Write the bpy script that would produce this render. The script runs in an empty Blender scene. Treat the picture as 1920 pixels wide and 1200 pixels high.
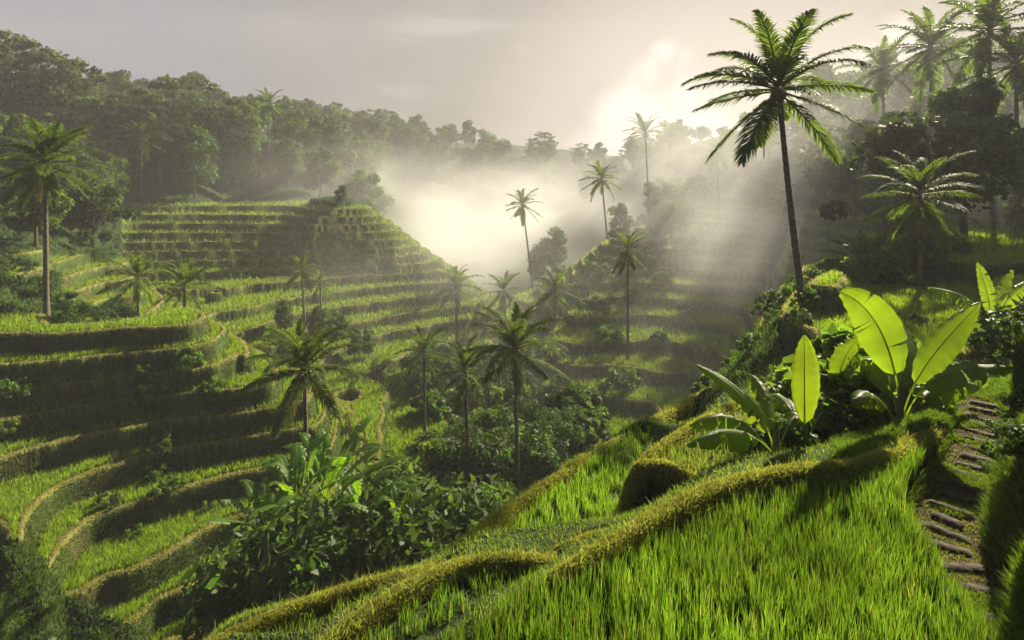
import bpy, math, random
import numpy as np
from mathutils import Vector, Matrix

# ------------------------------------------------------------------ camera, sky, sun, exposure
scene = bpy.context.scene
COL = scene.collection
HZ = 340.0            # row of the horizon in the 1920 x 1200 photograph; 1000 px focal length
cam_data = bpy.data.cameras.new('camera')
cam_data.sensor_width = 36.0
cam_data.lens = 18.75
cam_data.shift_y = -(600.0 - HZ) / 1920.0
cam_data.clip_start = 0.05
cam_data.clip_end = 6000.0
cam = bpy.data.objects.new('camera', cam_data)
COL.objects.link(cam)
cam.location = (0, 0, 0)
cam.rotation_euler = (math.radians(90), 0, 0)
scene.camera = cam

SUN_AZ = math.radians(41.0)      # to the right of the view axis (+Y)
SUN_EL = math.radians(31.0)
sun_dir = Vector((math.sin(SUN_AZ) * math.cos(SUN_EL), math.cos(SUN_AZ) * math.cos(SUN_EL), math.sin(SUN_EL)))

world = bpy.data.worlds.new("World")
scene.world = world
world.use_nodes = True
wn, wl = world.node_tree.nodes, world.node_tree.links
wn.clear()
def wnode(t, **kw):
    n = wn.new(t)
    for k, v in kw.items(): setattr(n, k, v)
    return n
w_out = wnode('ShaderNodeOutputWorld')
w_bg = wnode('ShaderNodeBackground')
w_bg.inputs['Strength'].default_value = 0.05
sky = wnode('ShaderNodeTexSky', sky_type='NISHITA', sun_disc=False)
sky.sun_elevation = SUN_EL
sky.sun_rotation = SUN_AZ
sky.air_density = 1.2
sky.dust_density = 3.5
sky.ozone_density = 1.0
tc = wnode('ShaderNodeTexCoord')
def wmath(op, a, b=None, c=None, clamp=False):
    n = wnode('ShaderNodeMath', operation=op, use_clamp=clamp)
    for i, v in enumerate((a, b, c)):
        if v is None: continue
        if hasattr(v, 'links'): wl.new(v, n.inputs[i])
        else: n.inputs[i].default_value = v
    return n.outputs[0]
def wdot(v):
    n = wnode('ShaderNodeVectorMath', operation='DOT_PRODUCT')
    nv = wnode('ShaderNodeVectorMath', operation='NORMALIZE')
    wl.new(tc.outputs['Generated'], nv.inputs[0])
    wl.new(nv.outputs[0], n.inputs[0]); n.inputs[1].default_value = v
    return n.outputs['Value']
def wramp(x, a, b, c=0.0, d=1.0):
    n = wnode('ShaderNodeMapRange', interpolation_type='SMOOTHSTEP')
    wl.new(x, n.inputs[0])
    for i, v in zip((1, 2, 3, 4), (a, b, c, d)): n.inputs[i].default_value = v
    return n.outputs[0]
def wnoise(scale, detail, sx=1, sy=1, sz=1, rough=.55, dist=0):
    m = wnode('ShaderNodeMapping'); m.inputs['Scale'].default_value = (sx, sy, sz)
    wl.new(tc.outputs['Generated'], m.inputs[0])
    n = wnode('ShaderNodeTexNoise'); wl.new(m.outputs[0], n.inputs['Vector'])
    n.inputs['Scale'].default_value = scale; n.inputs['Detail'].default_value = detail
    n.inputs['Roughness'].default_value = rough; n.inputs['Distortion'].default_value = dist
    return n.outputs['Fac']
def wmix(f, a, b):
    n = wnode('ShaderNodeMix', data_type='RGBA')
    if hasattr(f, 'links'): wl.new(f, n.inputs[0])
    else: n.inputs[0].default_value = f
    for i, v in ((6, a), (7, b)):
        if hasattr(v, 'links'): wl.new(v, n.inputs[i])
        else: n.inputs[i].default_value = (*v, 1)
    return n.outputs[2]
def pdir(px, py):
    return Vector(((px - 960) / 1000, 1.0, -(py - HZ) / 1000)).normalized()
# thin grey-mauve stratus: cool away from the sun, warm pale near it
toward = wdot(sun_dir)
SKY_COOL, SKY_MID, SKY_WARM = (.30, .50, 1.25), (1.15, .97, 1.02), (4.0, 3.4, 3.0)
near_glow = wdot(pdir(1260, 330))
c1 = wmix(wramp(near_glow, 0.60, 0.93), SKY_COOL, SKY_MID)
c2 = wmix(wramp(near_glow, 0.90, 1.0), c1, SKY_WARM)
n1 = wnoise(2.2, 5, 1, 1, 4.5, .5, .3)
c3 = wmix(wramp(n1, 0.40, 0.72, 0.0, 0.28), c2, (2.6, 2.2, 2.2))
base = wmix(0.96, sky.outputs[0], c3)
# pale streak of cirrus
st = wmath('MULTIPLY', wramp(wdot(pdir(850, 112)), 0.984, 0.9995), wramp(wnoise(2.6, 6, 1, 1, 8, .55, .8), 0.42, 0.72))
base = wmix(wmath('MULTIPLY', st, 0.5), base, (4.2, 3.8, 3.6))
# sunlit cumulus tower above the gap in the ridge
cn = wnoise(13.0, 9, 1, 1, 1, .6, .2)
def blob(px, py, r, soft=.05):
    c = math.cos(math.atan(r / 1000.0)); c2_ = math.cos(math.atan(r * soft / 1000.0))
    return wramp(wdot(pdir(px, py)), c, c2_)
bl = None
for (px, py, r) in ((1255, 125, 60), (1240, 185, 95), (1205, 250, 130), (1275, 300, 160), (1170, 320, 140), (1230, 330, 190),
                    (1610, 200, 90), (1690, 110, 80)):
    b_ = blob(px, py, r)
    bl = b_ if bl is None else wmath('MAXIMUM', bl, b_)
cum = wramp(wmath('MULTIPLY', bl, wmath('ADD', -1.5, wmath('MULTIPLY', cn, 5.0))), 0.0, 1.35)
base = wmix(wmath('MULTIPLY', cum, 0.8), base, (6.6, 6.1, 5.7))
wl.new(base, w_bg.inputs['Color'])
wl.new(w_bg.outputs[0], w_out.inputs[0])

sun_data = bpy.data.lights.new('sun', 'SUN')
sun_data.energy = 5.0
sun_data.angle = math.radians(0.6)
sun_data.color = (1.0, 0.88, 0.66)
sun = bpy.data.objects.new('sun', sun_data)
COL.objects.link(sun)
sun.location = sun_dir * 50
sun.rotation_euler = (-sun_dir).to_track_quat('-Z', 'Y').to_euler()

scene.view_settings.view_transform = 'Standard'
scene.view_settings.look = 'None'
scene.view_settings.exposure = 1.6
scene.view_settings.gamma = 1.0
cy = scene.cycles
cy.max_bounces = 5; cy.diffuse_bounces = 2; cy.glossy_bounces = 1; cy.transmission_bounces = 4
cy.transparent_max_bounces = 24; cy.volume_bounces = 2
cy.volume_step_rate = 1.5; cy.volume_max_steps = 96
cy.use_adaptive_sampling = True; cy.adaptive_threshold = 0.02
cy.sample_clamp_indirect = 6

# ------------------------------------------------------------------ small helpers
def P(px, py, Y):
    return ((px - 960) / 1000.0 * Y, Y, -(py - HZ) / 1000.0 * Y)
def PZ(px, py, z):
    return P(px, py, -1000.0 * z / (py - HZ))
def link(o, parent=None):
    COL.objects.link(o)
    if parent is not None: o.parent = parent
    return o
def tag(o, label=None, cat=None, group=None, kind=None):
    for k, v in (('label', label), ('category', cat), ('group', group), ('kind', kind)):
        if v: o[k] = v
    return o
def np_mesh(name, verts, faces, mat=None, col=None, smooth=False):
    """verts (n,3); faces list of (m,k) int arrays, all k=4 or 3"""
    me = bpy.data.meshes.new(name)
    verts = np.asarray(verts, np.float32)
    if not isinstance(faces, (list, tuple)): faces = [faces]
    faces = [np.asarray(f, np.int32) for f in faces if len(f)]
    loops = np.concatenate([f.ravel() for f in faces])
    tot = np.concatenate([np.full(len(f), f.shape[1], np.int32) for f in faces])
    start = np.concatenate([[0], np.cumsum(tot)[:-1]]).astype(np.int32)
    me.vertices.add(len(verts)); me.vertices.foreach_set('co', verts.ravel())
    me.loops.add(len(loops)); me.loops.foreach_set('vertex_index', loops)
    me.polygons.add(len(tot)); me.polygons.foreach_set('loop_start', start); me.polygons.foreach_set('loop_total', tot)
    if smooth: me.polygons.foreach_set('use_smooth', np.ones(len(tot), bool))
    if col is not None:
        a = me.color_attributes.new('Col', 'FLOAT_COLOR', 'POINT')
        c = np.ones((len(verts), 4), np.float32); c[:, :3] = col
        a.data.foreach_set('color', c.ravel())
    me.update(calc_edges=True)
    if mat: me.materials.append(mat)
    return me
def mesh_obj(name, me, parent=None):
    return link(bpy.data.objects.new(name, me), parent)

def hash2(ix, iy, seed):
    h = (ix.astype(np.int64) * 374761393 + iy.astype(np.int64) * 668265263 + seed * 974711) & 0xffffffff
    h = ((h ^ (h >> 13)) * 1274126177) & 0xffffffff
    return ((h ^ (h >> 16)) & 0xffff) / 65535.0
def vnoise(x, y, seed=0):
    ix = np.floor(x); iy = np.floor(y); fx = x - ix; fy = y - iy
    fx = fx * fx * (3 - 2 * fx); fy = fy * fy * (3 - 2 * fy)
    a = hash2(ix, iy, seed); b = hash2(ix + 1, iy, seed); c = hash2(ix, iy + 1, seed); d = hash2(ix + 1, iy + 1, seed)
    return (a + (b - a) * fx + (c - a) * fy + (a - b - c + d) * fx * fy) * 2 - 1
def fbm(x, y, octs=4, seed=0, gain=.5):
    s = 0; a = 1; t = 0
    for i in range(octs):
        s = s + a * vnoise(x * 2 ** i + 17.3 * i, y * 2 ** i - 9.1 * i, seed + i); t += a; a *= gain
    return s / t
def sstep(a, b, x):
    t = np.clip((x - a) / (b - a), 0, 1); return t * t * (3 - 2 * t)

# ------------------------------------------------------------------ materials
def new_mat(name):
    m = bpy.data.materials.new(name); m.use_nodes = True
    nt = m.node_tree; nt.nodes.clear()
    return m, nt.nodes, nt.links
def leaf_mat(name, color=None, trans=0.5, tint=(1.15, 1.25, 0.55), rough=0.5, spec=0.35, hue=0.12, noise=3.0, attr=True, veins=False, glow=2.0):
    """thin leaf: gloss + diffuse in front, light let through from behind; colour from Col attribute or constant, varied by noise and per object"""
    m, N, L = new_mat(name)
    out = N.new('ShaderNodeOutputMaterial')
    pr = N.new('ShaderNodeBsdfPrincipled'); tr = N.new('ShaderNodeBsdfTranslucent'); mx = N.new('ShaderNodeMixShader')
    if attr:
        c = N.new('ShaderNodeAttribute'); c.attribute_name = 'Col'; csock = c.outputs['Color']
    else:
        c = N.new('ShaderNodeRGB'); c.outputs[0].default_value = (*color, 1); csock = c.outputs[0]
    tcn = N.new('ShaderNodeTexCoord'); nz = N.new('ShaderNodeTexNoise'); nz.inputs['Scale'].default_value = noise; nz.inputs['Detail'].default_value = 3
    L.new(tcn.outputs['Object'], nz.inputs['Vector'])
    oi = N.new('ShaderNodeObjectInfo')
    hsv = N.new('ShaderNodeHueSaturation')
    mr = N.new('ShaderNodeMapRange'); L.new(nz.outputs['Fac'], mr.inputs[0]); mr.inputs[1].default_value = .3; mr.inputs[2].default_value = .7
    mr.inputs[3].default_value = 0.7; mr.inputs[4].default_value = 1.35
    ad = N.new('ShaderNodeMath'); ad.operation = 'MULTIPLY_ADD'; L.new(oi.outputs['Random'], ad.inputs[0]); ad.inputs[1].default_value = hue * .5; ad.inputs[2].default_value = 0.5 - hue * .25
    L.new(ad.outputs[0], hsv.inputs['Hue']); L.new(mr.outputs[0], hsv.inputs['Value']); L.new(csock, hsv.inputs['Color'])
    col = hsv.outputs[0]
    if veins:
        uv = N.new('ShaderNodeAttribute'); uv.attribute_name = 'leafuv'
        wv = N.new('ShaderNodeTexWave'); wv.wave_type = 'BANDS'; wv.bands_direction = 'X'
        wv.inputs['Scale'].default_value = 26; wv.inputs['Distortion'].default_value = 1.2; wv.inputs['Detail'].default_value = 2
        L.new(uv.outputs['Vector'], wv.inputs['Vector'])
        r2 = N.new('ShaderNodeMapRange'); L.new(wv.outputs['Fac'], r2.inputs[0]); r2.inputs[3].default_value = .88; r2.inputs[4].default_value = 1.08
        vm = N.new('ShaderNodeVectorMath'); vm.operation = 'SCALE'; L.new(col, vm.inputs[0]); L.new(r2.outputs[0], vm.inputs['Scale'])
        col = vm.outputs[0]
        bp = N.new('ShaderNodeBump'); bp.inputs['Strength'].default_value = .35; bp.inputs['Distance'].default_value = .01
        L.new(wv.outputs['Fac'], bp.inputs['Height']); L.new(bp.outputs[0], pr.inputs['Normal'])
    L.new(col, pr.inputs['Base Color'])
    mul = N.new('ShaderNodeVectorMath'); mul.operation = 'MULTIPLY'; L.new(col, mul.inputs[0]); mul.inputs[1].default_value = tint
    sc = N.new('ShaderNodeVectorMath'); sc.operation = 'SCALE'; L.new(mul.outputs[0], sc.inputs[0]); sc.inputs['Scale'].default_value = glow
    L.new(sc.outputs[0], tr.inputs['Color'])
    pr.inputs['Roughness'].default_value = rough
    pr.inputs['Specular IOR Level'].default_value = spec
    mx.inputs[0].default_value = trans
    L.new(pr.outputs[0], mx.inputs[1]); L.new(tr.outputs[0], mx.inputs[2]); L.new(mx.outputs[0], out.inputs[0])
    return m
def solid_mat(name, c1, c2, scale=8, rough=.85, bump=.3, dist=.02, sz=1.0, detail=5):
    m, N, L = new_mat(name)
    out = N.new('ShaderNodeOutputMaterial'); pr = N.new('ShaderNodeBsdfPrincipled')
    tcn = N.new('ShaderNodeTexCoord'); mp = N.new('ShaderNodeMapping'); mp.inputs['Scale'].default_value = (1, 1, sz)
    nz = N.new('ShaderNodeTexNoise'); nz.inputs['Scale'].default_value = scale; nz.inputs['Detail'].default_value = detail
    L.new(tcn.outputs['Object'], mp.inputs[0]); L.new(mp.outputs[0], nz.inputs['Vector'])
    cr = N.new('ShaderNodeValToRGB'); cr.color_ramp.elements[0].color = (*c1, 1); cr.color_ramp.elements[1].color = (*c2, 1)
    cr.color_ramp.elements[0].position = .35; cr.color_ramp.elements[1].position = .68
    L.new(nz.outputs['Fac'], cr.inputs[0]); L.new(cr.outputs[0], pr.inputs['Base Color'])
    bp = N.new('ShaderNodeBump'); bp.inputs['Strength'].default_value = bump; bp.inputs['Distance'].default_value = dist
    L.new(nz.outputs['Fac'], bp.inputs['Height']); L.new(bp.outputs[0], pr.inputs['Normal'])
    pr.inputs['Roughness'].default_value = rough; pr.inputs['Specular IOR Level'].default_value = .25
    L.new(pr.outputs[0], out.inputs[0])
    return m
def ground_material():
    m, N, L = new_mat('ground_turf')
    out = N.new('ShaderNodeOutputMaterial'); pr = N.new('ShaderNodeBsdfPrincipled')
    c = N.new('ShaderNodeAttribute'); c.attribute_name = 'Col'
    ge = N.new('ShaderNodeNewGeometry')
    n1 = N.new('ShaderNodeTexNoise'); n1.inputs['Scale'].default_value = .9; n1.inputs['Detail'].default_value = 9; n1.inputs['Roughness'].default_value = .65
    n2 = N.new('ShaderNodeTexNoise'); n2.inputs['Scale'].default_value = 14; n2.inputs['Detail'].default_value = 5
    L.new(ge.outputs['Position'], n1.inputs['Vector']); L.new(ge.outputs['Position'], n2.inputs['Vector'])
    r1 = N.new('ShaderNodeMapRange'); L.new(n1.outputs['Fac'], r1.inputs[0]); r1.inputs[1].default_value = .3; r1.inputs[2].default_value = .7; r1.inputs[3].default_value = .55; r1.inputs[4].default_value = 1.45
    r2 = N.new('ShaderNodeMapRange'); L.new(n2.outputs['Fac'], r2.inputs[0]); r2.inputs[1].default_value = .3; r2.inputs[2].default_value = .7; r2.inputs[3].default_value = .7; r2.inputs[4].default_value = 1.3
    mu = N.new('ShaderNodeMath'); mu.operation = 'MULTIPLY'; L.new(r1.outputs[0], mu.inputs[0]); L.new(r2.outputs[0], mu.inputs[1])
    s = N.new('ShaderNodeVectorMath'); s.operation = 'SCALE'; L.new(c.outputs['Color'], s.inputs[0]); L.new(mu.outputs[0], s.inputs['Scale'])
    L.new(s.outputs[0], pr.inputs['Base Color'])
    ad = N.new('ShaderNodeMath'); ad.operation = 'ADD'; L.new(n1.outputs['Fac'], ad.inputs[0]); L.new(n2.outputs['Fac'], ad.inputs[1])
    bp = N.new('ShaderNodeBump'); bp.inputs['Strength'].default_value = .7; bp.inputs['Distance'].default_value = .12
    L.new(ad.outputs[0], bp.inputs['Height']); L.new(bp.outputs[0], pr.inputs['Normal'])
    pr.inputs['Roughness'].default_value = .95; pr.inputs['Specular IOR Level'].default_value = .1
    L.new(pr.outputs[0], out.inputs[0])
    return m
M_GROUND = ground_material()
M_GRASS = leaf_mat('rice_blades', trans=.42, noise=1.2, hue=0, spec=.3)
M_TURF = leaf_mat('short_turf', trans=.4, noise=2.0, hue=0, spec=.2)
M_TREE = leaf_mat('tree_leaves', trans=.42, noise=.6, hue=.07, spec=.15, rough=.6)
M_SHRUB = leaf_mat('shrub_leaves', trans=.45, noise=1.5, hue=.06, spec=.22, rough=.5)
M_FROND = leaf_mat('palm_leaflets', trans=.42, noise=.8, hue=.03, spec=.10, rough=.6)
M_BANANA = leaf_mat('banana_lamina', trans=.62, noise=1.3, hue=.02, spec=.5, rough=.35, veins=True, tint=(1.25, 1.2, .35), glow=1.45)
M_RIB = leaf_mat('leaf_midrib', color=(.30, .34, .10), attr=False, trans=.6, hue=0, spec=.3)
M_STEM = solid_mat('banana_stem', (.09, .12, .03), (.20, .17, .07), 7, .6, .4, .02, .3)
M_BARK = solid_mat('palm_bark', (.07, .055, .04), (.19, .16, .12), 5, .9, .6, .03, 5.0)
M_TBARK = solid_mat('tree_bark', (.05, .04, .03), (.14, .11, .08), 6, .9, .6, .04, .5)
M_STONE = solid_mat('step_stone', (.025, .019, .012), (.095, .07, .045), 12, .9, .7, .03)
# ------------------------------------------------------------------ terrain: terraced valley
DZ = 1.1
Z0 = -3.2
def ctr(k, pts):
    p = np.array(pts, float)
    for _ in range(2):                                   # round the corners of the traced line
        q = [p[0]]
        for a, b in zip(p[:-1], p[1:]): q += [a * .75 + b * .25, a * .25 + b * .75]
        p = np.array(q + [p[-1]])
    s_ = np.r_[0, np.cumsum(np.hypot(*np.diff(p, axis=0).T))]; m = max(2, int(s_[-1] / 34) + 1); t = np.linspace(0, s_[-1], m)
    return [PZ(a, b, Z0 - DZ * k) for a, b in zip(np.interp(t, s_, p[:, 0]), np.interp(t, s_, p[:, 1]))]
C = []
# contour lines of the left hillside, k = terraces below the main paddy
C += ctr(6, [(0, 690), (100, 683), (200, 672), (300, 662), (365, 656), (405, 645), (425, 622)])
C += ctr(7, [(0, 737), (120, 722), (250, 706), (385, 692), (440, 668)])
C += ctr(8, [(0, 792), (100, 770), (200, 758), (330, 740), (420, 738), (505, 730), (520, 700)])
C += ctr(9, [(0, 866), (50, 850), (150, 825), (250, 808), (310, 790), (400, 783), (480, 775), (570, 760)])
C += ctr(10, [(0, 1085), (30, 1020), (60, 960), (100, 920), (200, 880), (300, 850), (400, 833), (500, 812), (600, 797)])
C += ctr(11, [(75, 1120), (110, 1030), (165, 980), (200, 966), (300, 935), (400, 905), (480, 888), (600, 868)])
C += ctr(12, [(150, 1120), (200, 1085), (240, 1083), (320, 1040), (400, 990), (480, 965), (600, 950)])
C += ctr(5, [(0, 628), (120, 614), (240, 605), (285, 590)])
C += ctr(1, [(240, 388), (400, 386), (505, 386)])
C += ctr(2, [(240, 404), (400, 403), (545, 404)])
C += ctr(3, [(245, 420), (400, 419), (590, 424)])
C += ctr(4, [(230, 438), (400, 436), (640, 438)])
C += ctr(5, [(220, 457), (400, 454), (690, 452)])
C += ctr(6, [(260, 473), (420, 471), (600, 468), (745, 467)])
C += ctr(7, [(300, 490), (450, 488), (620, 485), (790, 480)])
C += ctr(8, [(230, 516), (330, 512), (460, 508), (620, 502), (825, 492)])
C += ctr(9, [(290, 550), (380, 545), (500, 535), (650, 520), (850, 508)])
C += ctr(10, [(370, 592), (450, 575), (560, 555), (700, 540), (870, 528)])
C += ctr(11, [(430, 640), (500, 610), (600, 582), (740, 562), (880, 548)])
C += ctr(12, [(480, 682), (540, 648), (640, 614), (750, 592), (890, 572)])
C += ctr(13, [(570, 705), (640, 664), (740, 632), (860, 604)])
C += ctr(14, [(640, 748), (720, 694), (800, 658), (880, 632)])
# the right-hand slope, facing the camera
C += ctr(5, [(1195, 455), (1300, 450), (1400, 456)])
C += ctr(6, [(1170, 470), (1300, 465), (1400, 470), (1460, 478)])
C += ctr(7, [(1130, 489), (1200, 487), (1300, 484), (1400, 492), (1450, 500)])
C += ctr(8, [(1120, 510), (1250, 505), (1350, 510), (1430, 522)])
C += ctr(9, [(1100, 534), (1220, 530), (1320, 535), (1420, 548)])
C += ctr(10, [(1090, 562), (1200, 558), (1300, 565), (1400, 580)])
C += ctr(11, [(1080, 595), (1200, 592), (1300, 602), (1380, 620)])
C += ctr(12, [(1070, 634), (1180, 632), (1280, 648), (1350, 668)])
C += ctr(13, [(1060, 684), (1170, 685), (1260, 705), (1310, 720)])
C += ctr(14, [(1050, 738), (1150, 745), (1220, 765)])
C += ctr(15, [(1040, 805), (1130, 815)])
C += [PZ(*t) for t in [
    (0, 560, -7.6), (0, 500, -7.0), (0, 479, -6.5), (120, 475, -7.0), (230, 470, -7.6), (232, 395, -4.6), (120, 530, -9.0), (200, 560, -10.9), (262, 592, -11.7), (345, 634, -12.6),
    (700, 720, -18.4), (740, 800, -18.9), (620, 745, -15.8),
    (900, 760, -20), (950, 650, -20.5), (900, 560, -20.5), 
    (300, 1180, -18.2), (500, 1060, -18.6), (700, 950, -19), (860, 900, -19.6), (0, 1180, -16.2), (120, 1180, -17.0), (60, 1250, -17),
    # right-hand slope of the valley
    (1050, 510, -18.5), (1000, 540, -20),
    # mound and paddies behind the bananas
    (1500, 548, -4.5), (1570, 552, -4.4), (1450, 600, -6.3), (1400, 660, -7.5), (1350, 720, -8.2), (1500, 650, -5.8), (1600, 620, -4.9), (1700, 600, -4.7),
    (1600, 700, -4.5), (1750, 700, -4.0), (1640, 560, -4.7), (1760, 481, -4.1), (1920, 483, -4.1), (1750, 512, -4.7), (1920, 522, -4.7), (1700, 545, -5.2),
    (1920, 600, -4.6), (1820, 560, -4.9), (1650, 470, -5.2), (1550, 452, -6.4), (1480, 520, -6.0),
    # spur in the foreground
    (1180, 960, -4.2), (1040, 895, -4.2), (1150, 830, -4.3), (1220, 790, -4.5), (1300, 752, -4.9), (1240, 820, -4.2), (1300, 790, -4.0), (1400, 775, -3.9),
    (880, 1008, -4.08), (940, 958, -4.12), (400, 1200, -4.08), (560, 1130, -4.08), (700, 1085, -4.08), (800, 1062, -4.06), (600, 1250, -3.8), (800, 1085, -3.75), (1000, 1046, -3.66),
    (900, 1180, -3.42), (1050, 1090, -3.36), (1200, 985, -3.2), (1300, 930, -3.2), (1400, 892, -3.2), (1500, 876, -3.2), (1650, 850, -3.2), (1760, 795, -3.25),
    (1560, 815, -3.8), (1640, 800, -3.7), (1450, 830, -3.8), (1690, 790, -3.5), (1800, 745, -3.5), (1870, 740, -3.4),
    (1740, 1000, -3.5), (1800, 1100, -3.45), (1880, 1200, -3.4), (1950, 1300, -3.3), (1830, 800, -3.35), (1800, 900, -3.5),
    (1850, 930, -3.1), (1920, 860, -2.4), (1920, 980, -2.5), (1900, 1100, -2.9), (2000, 1100, -2.4), (2000, 900, -2.1), (2100, 1200, -2.2), (2100, 800, -1.9), (2150, 1000, -1.6),
    (2000, 700, -2.6), (2150, 700, -2.2)]]
C += [(1, 12, -8), (-1, 10.5, -9), (-3.5, 9, -9.5), (-4, 15, -15), (2, 18, -13), (0, 25, -18), (-6, 25, -19), (4, 22, -12.5), (5, 30, -15), (10, 32, -14.5), (14, 35, -12.5), (-8, 12, -14), (-15, 10, -14),
      (-5, 6.6, -8), (-7, 5, -9), (-5, 3.5, -7), (-12, 5, -11), (-3, 3, -5.5), (-1, 2.5, -4.5), (1, 2.2, -3.3), (4, 2.2, -3.3), (6, 2.8, -3), (3.2, 11, -6.5), (6, 14, -6.3),
      # beyond
      (-20, 110, -19), (-8, 130, -21), (10, 130, -21), (-32, 118, -12), (-30, 150, -18), (0, 180, -19), (-30, 190, -14), (10, 215, -14), (-60, 112, -3), (20, 110, -17), (25, 140, -17),
      # left forest
      (-88, 92, 0), (-100, 102, 9), (-125, 120, 15), (-62, 105, -1), (-66, 128, 9), (-90, 130, 13), (-52, 150, 10), (-75, 170, 14), (-55, 200, 14), (-50, 240, 17), (-20, 230, -4),
      (-20, 270, 14), (10, 275, 11), (40, 280, 8), (40, 240, -10), (-75, 60, 3), (-46, 50, -5.5), (-70, 72, -1), (-110, 90, 10), (-45, 118, -2), (-60, 40, -3), (-150, 160, 20), (-80, 260, 18),
      (-130, 440, 14), (0, 440, 12), (130, 440, 14), (200, 300, 18), (-300, 300, 20), (-60, 30, -5), (-40, 22, -9), (-25, 14, -13),
      # right forest
      (42, 42, -3.6), (46, 55, -2), (58, 60, 5), (50, 88, 4), (36, 100, -3), (90, 100, 17), (62, 42, 2), (100, 60, 12), (33, 62, -6), (26, 82, -9), (24, 100, -9), (30, 150, -5), (60, 150, 12),
      (50, 220, 3), (90, 220, 14), (26, 30, -3.6), (34, 30, -3.0), (20, 22, -4), (26, 22, -3.2), (45, 30, -1), (30, 15, -2), (16, 14, -3.4), (12, 9, -2.2), (20, 10, -1.5), (75, 75, 12), (30, 190, -6)]
C = np.array(C, float)
def warp(X, Y): return np.stack([X / Y * 1.0, np.log(Y) * 0.55], -1)
cw = warp(C[:, 0], C[:, 1])
def tps_k(r2): return 0.5 * r2 * np.log(r2 + 1e-12)
cn_ = len(C)
K = tps_k(((cw[:, None] - cw[None]) ** 2).sum(-1)) + np.eye(cn_) * 2e-4
Pm = np.c_[np.ones(cn_), cw]
A = np.block([[K, Pm], [Pm.T, np.zeros((3, 3))]])
sol = np.linalg.solve(A, np.r_[C[:, 2] / C[:, 1], 0, 0, 0])       # fit the slope angle z/Y, so that near and far weigh alike
def tps_eval(X, Y):
    w = warp(X, Y); o = np.zeros(X.shape); fl = w.reshape(-1, 2); res = np.zeros(len(fl))
    for i in range(0, len(fl), 20000):
        q = fl[i:i + 20000]
        res[i:i + 20000] = tps_k(((q[:, None] - cw[None]) ** 2).sum(-1)) @ sol[:cn_] + sol[cn_] + q @ sol[cn_ + 1:]
    return res.reshape(X.shape) * Y
YMIN, YMAX, UMAX = 2.0, 460.0, 1.30
NU, NV = 1080, 1120
def axis_interp(n, m):
    t = np.linspace(0, m - 1, n); i = np.minimum(np.floor(t).astype(int), m - 2); return i, t - i
cu, cv = 180, 220
gu = np.linspace(-UMAX, UMAX, cu); gv = np.exp(np.linspace(math.log(YMIN), math.log(YMAX), cv))
GY = np.repeat(gv[:, None], cu, 1); GX = gu[None] * GY
coarse = tps_eval(GX, GY) / GY
def upsample(c, n, m):
    i, f = axis_interp(n, c.shape[0]); j, g = axis_interp(m, c.shape[1])
    # cubic along both axes
    def cub(a, i, f, ax):
        n_ = a.shape[ax]
        idx = [np.clip(i + k, 0, n_ - 1) for k in (-1, 0, 1, 2)]
        p = [np.take(a, k, ax) for k in idx]
        sh = [1, 1]; sh[ax] = -1; f = f.reshape(sh)
        return p[1] + .5 * f * (p[2] - p[0] + f * (2 * p[0] - 5 * p[1] + 4 * p[2] - p[3] + f * (3 * (p[1] - p[2]) + p[3] - p[0])))
    return cub(cub(c, i, f, 0), j, g, 1)
ZB = upsample(coarse, NV, NU)
U = np.linspace(-UMAX, UMAX, NU)[None]; YV = np.exp(np.linspace(math.log(YMIN), math.log(YMAX), NV))[:, None]
TY = np.repeat(YV, NU, 1); TX = U * TY
ZB = ZB * TY
# wobble of the natural slope
wob = fbm(TX * .09, TY * .09, 3, 3) * sstep(32, 60, TY) * .8 + fbm(TX * .35, TY * .35, 3, 8) * (.02 + .19 * sstep(30, 45, TY))
farflat = sstep(60, 75, TY) * (TX < -2) * (TY < 110)
S = (ZB - Z0) / DZ + wob * (1 - .7 * farflat)
# where the ground is terraced
forest = np.clip(sstep(-3.7, -3.0, ZB) * sstep(30, 40, TY) + sstep(104, 112, TY), 0, 1)
wildleft = sstep(-19.2, -18.3, -ZB * -1) * 0
valley = (1 - sstep(-20.4, -19.6, ZB)) * (TX < .10 * TY)
spur = (TY < 21) & (TX < 5 + (TY - 9) * .35) & (TX > -20)
spur = spur | ((TY < 27) & (TX < .50 * TY) & (TX > -.2 * TY))
near = TY < 9.5
ROW = HZ - 1000 * ZB / TY
bushy = ((TX < -.80 * TY) & (TY > 34.5) & (TY < 42)).astype(float)
leftband = sstep(474, 468, ROW) * sstep(-.725, -.735, TX / TY) * (TY > 40)
TW = np.clip(1 - forest - valley, 0, 1) * (1 - (spur | near)) * (1 - .8 * bushy) * (1 - leftband)
sy = np.gradient(S, axis=0) / np.gradient(TY, axis=0)
sx = np.gradient(S, axis=1) / np.gradient(TX, axis=1)
sy = sy - 0  # rows run along rays: correct the slope for the fan
dXdrow = np.gradient(TX, axis=0) / np.gradient(TY, axis=0)
sy = sy - sx * dXdrow
G = np.sqrt(sx ** 2 + sy ** 2) + 1e-5
n_ = np.floor(S); f_ = S - n_
RW = np.clip(0.30 * G, .012, .6); BW = np.clip(0.44 * G, .015, .32)
rise = sstep(0, 1, (f_ - (1 - RW)) / RW)
bundp = np.clip(1 - np.abs(f_ / BW - .5) * 2, 0, 1); bundp = np.minimum(bundp * 2.2, 1)
ZT = Z0 + DZ * (n_ + rise) + .12 * bundp
rough_n = fbm(TX * 1.7, TY * 1.7, 4, 21)
Zt = ZT * TW + (Z0 + DZ * S + rough_n * .35 * sstep(8, 20, TY)) * (1 - TW)
isriser = (f_ > 1 - RW * 1.05); isbund = (f_ < BW)
Zt = Zt + rough_n * .10 * isriser * TW * sstep(8, 20, TY)
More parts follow.
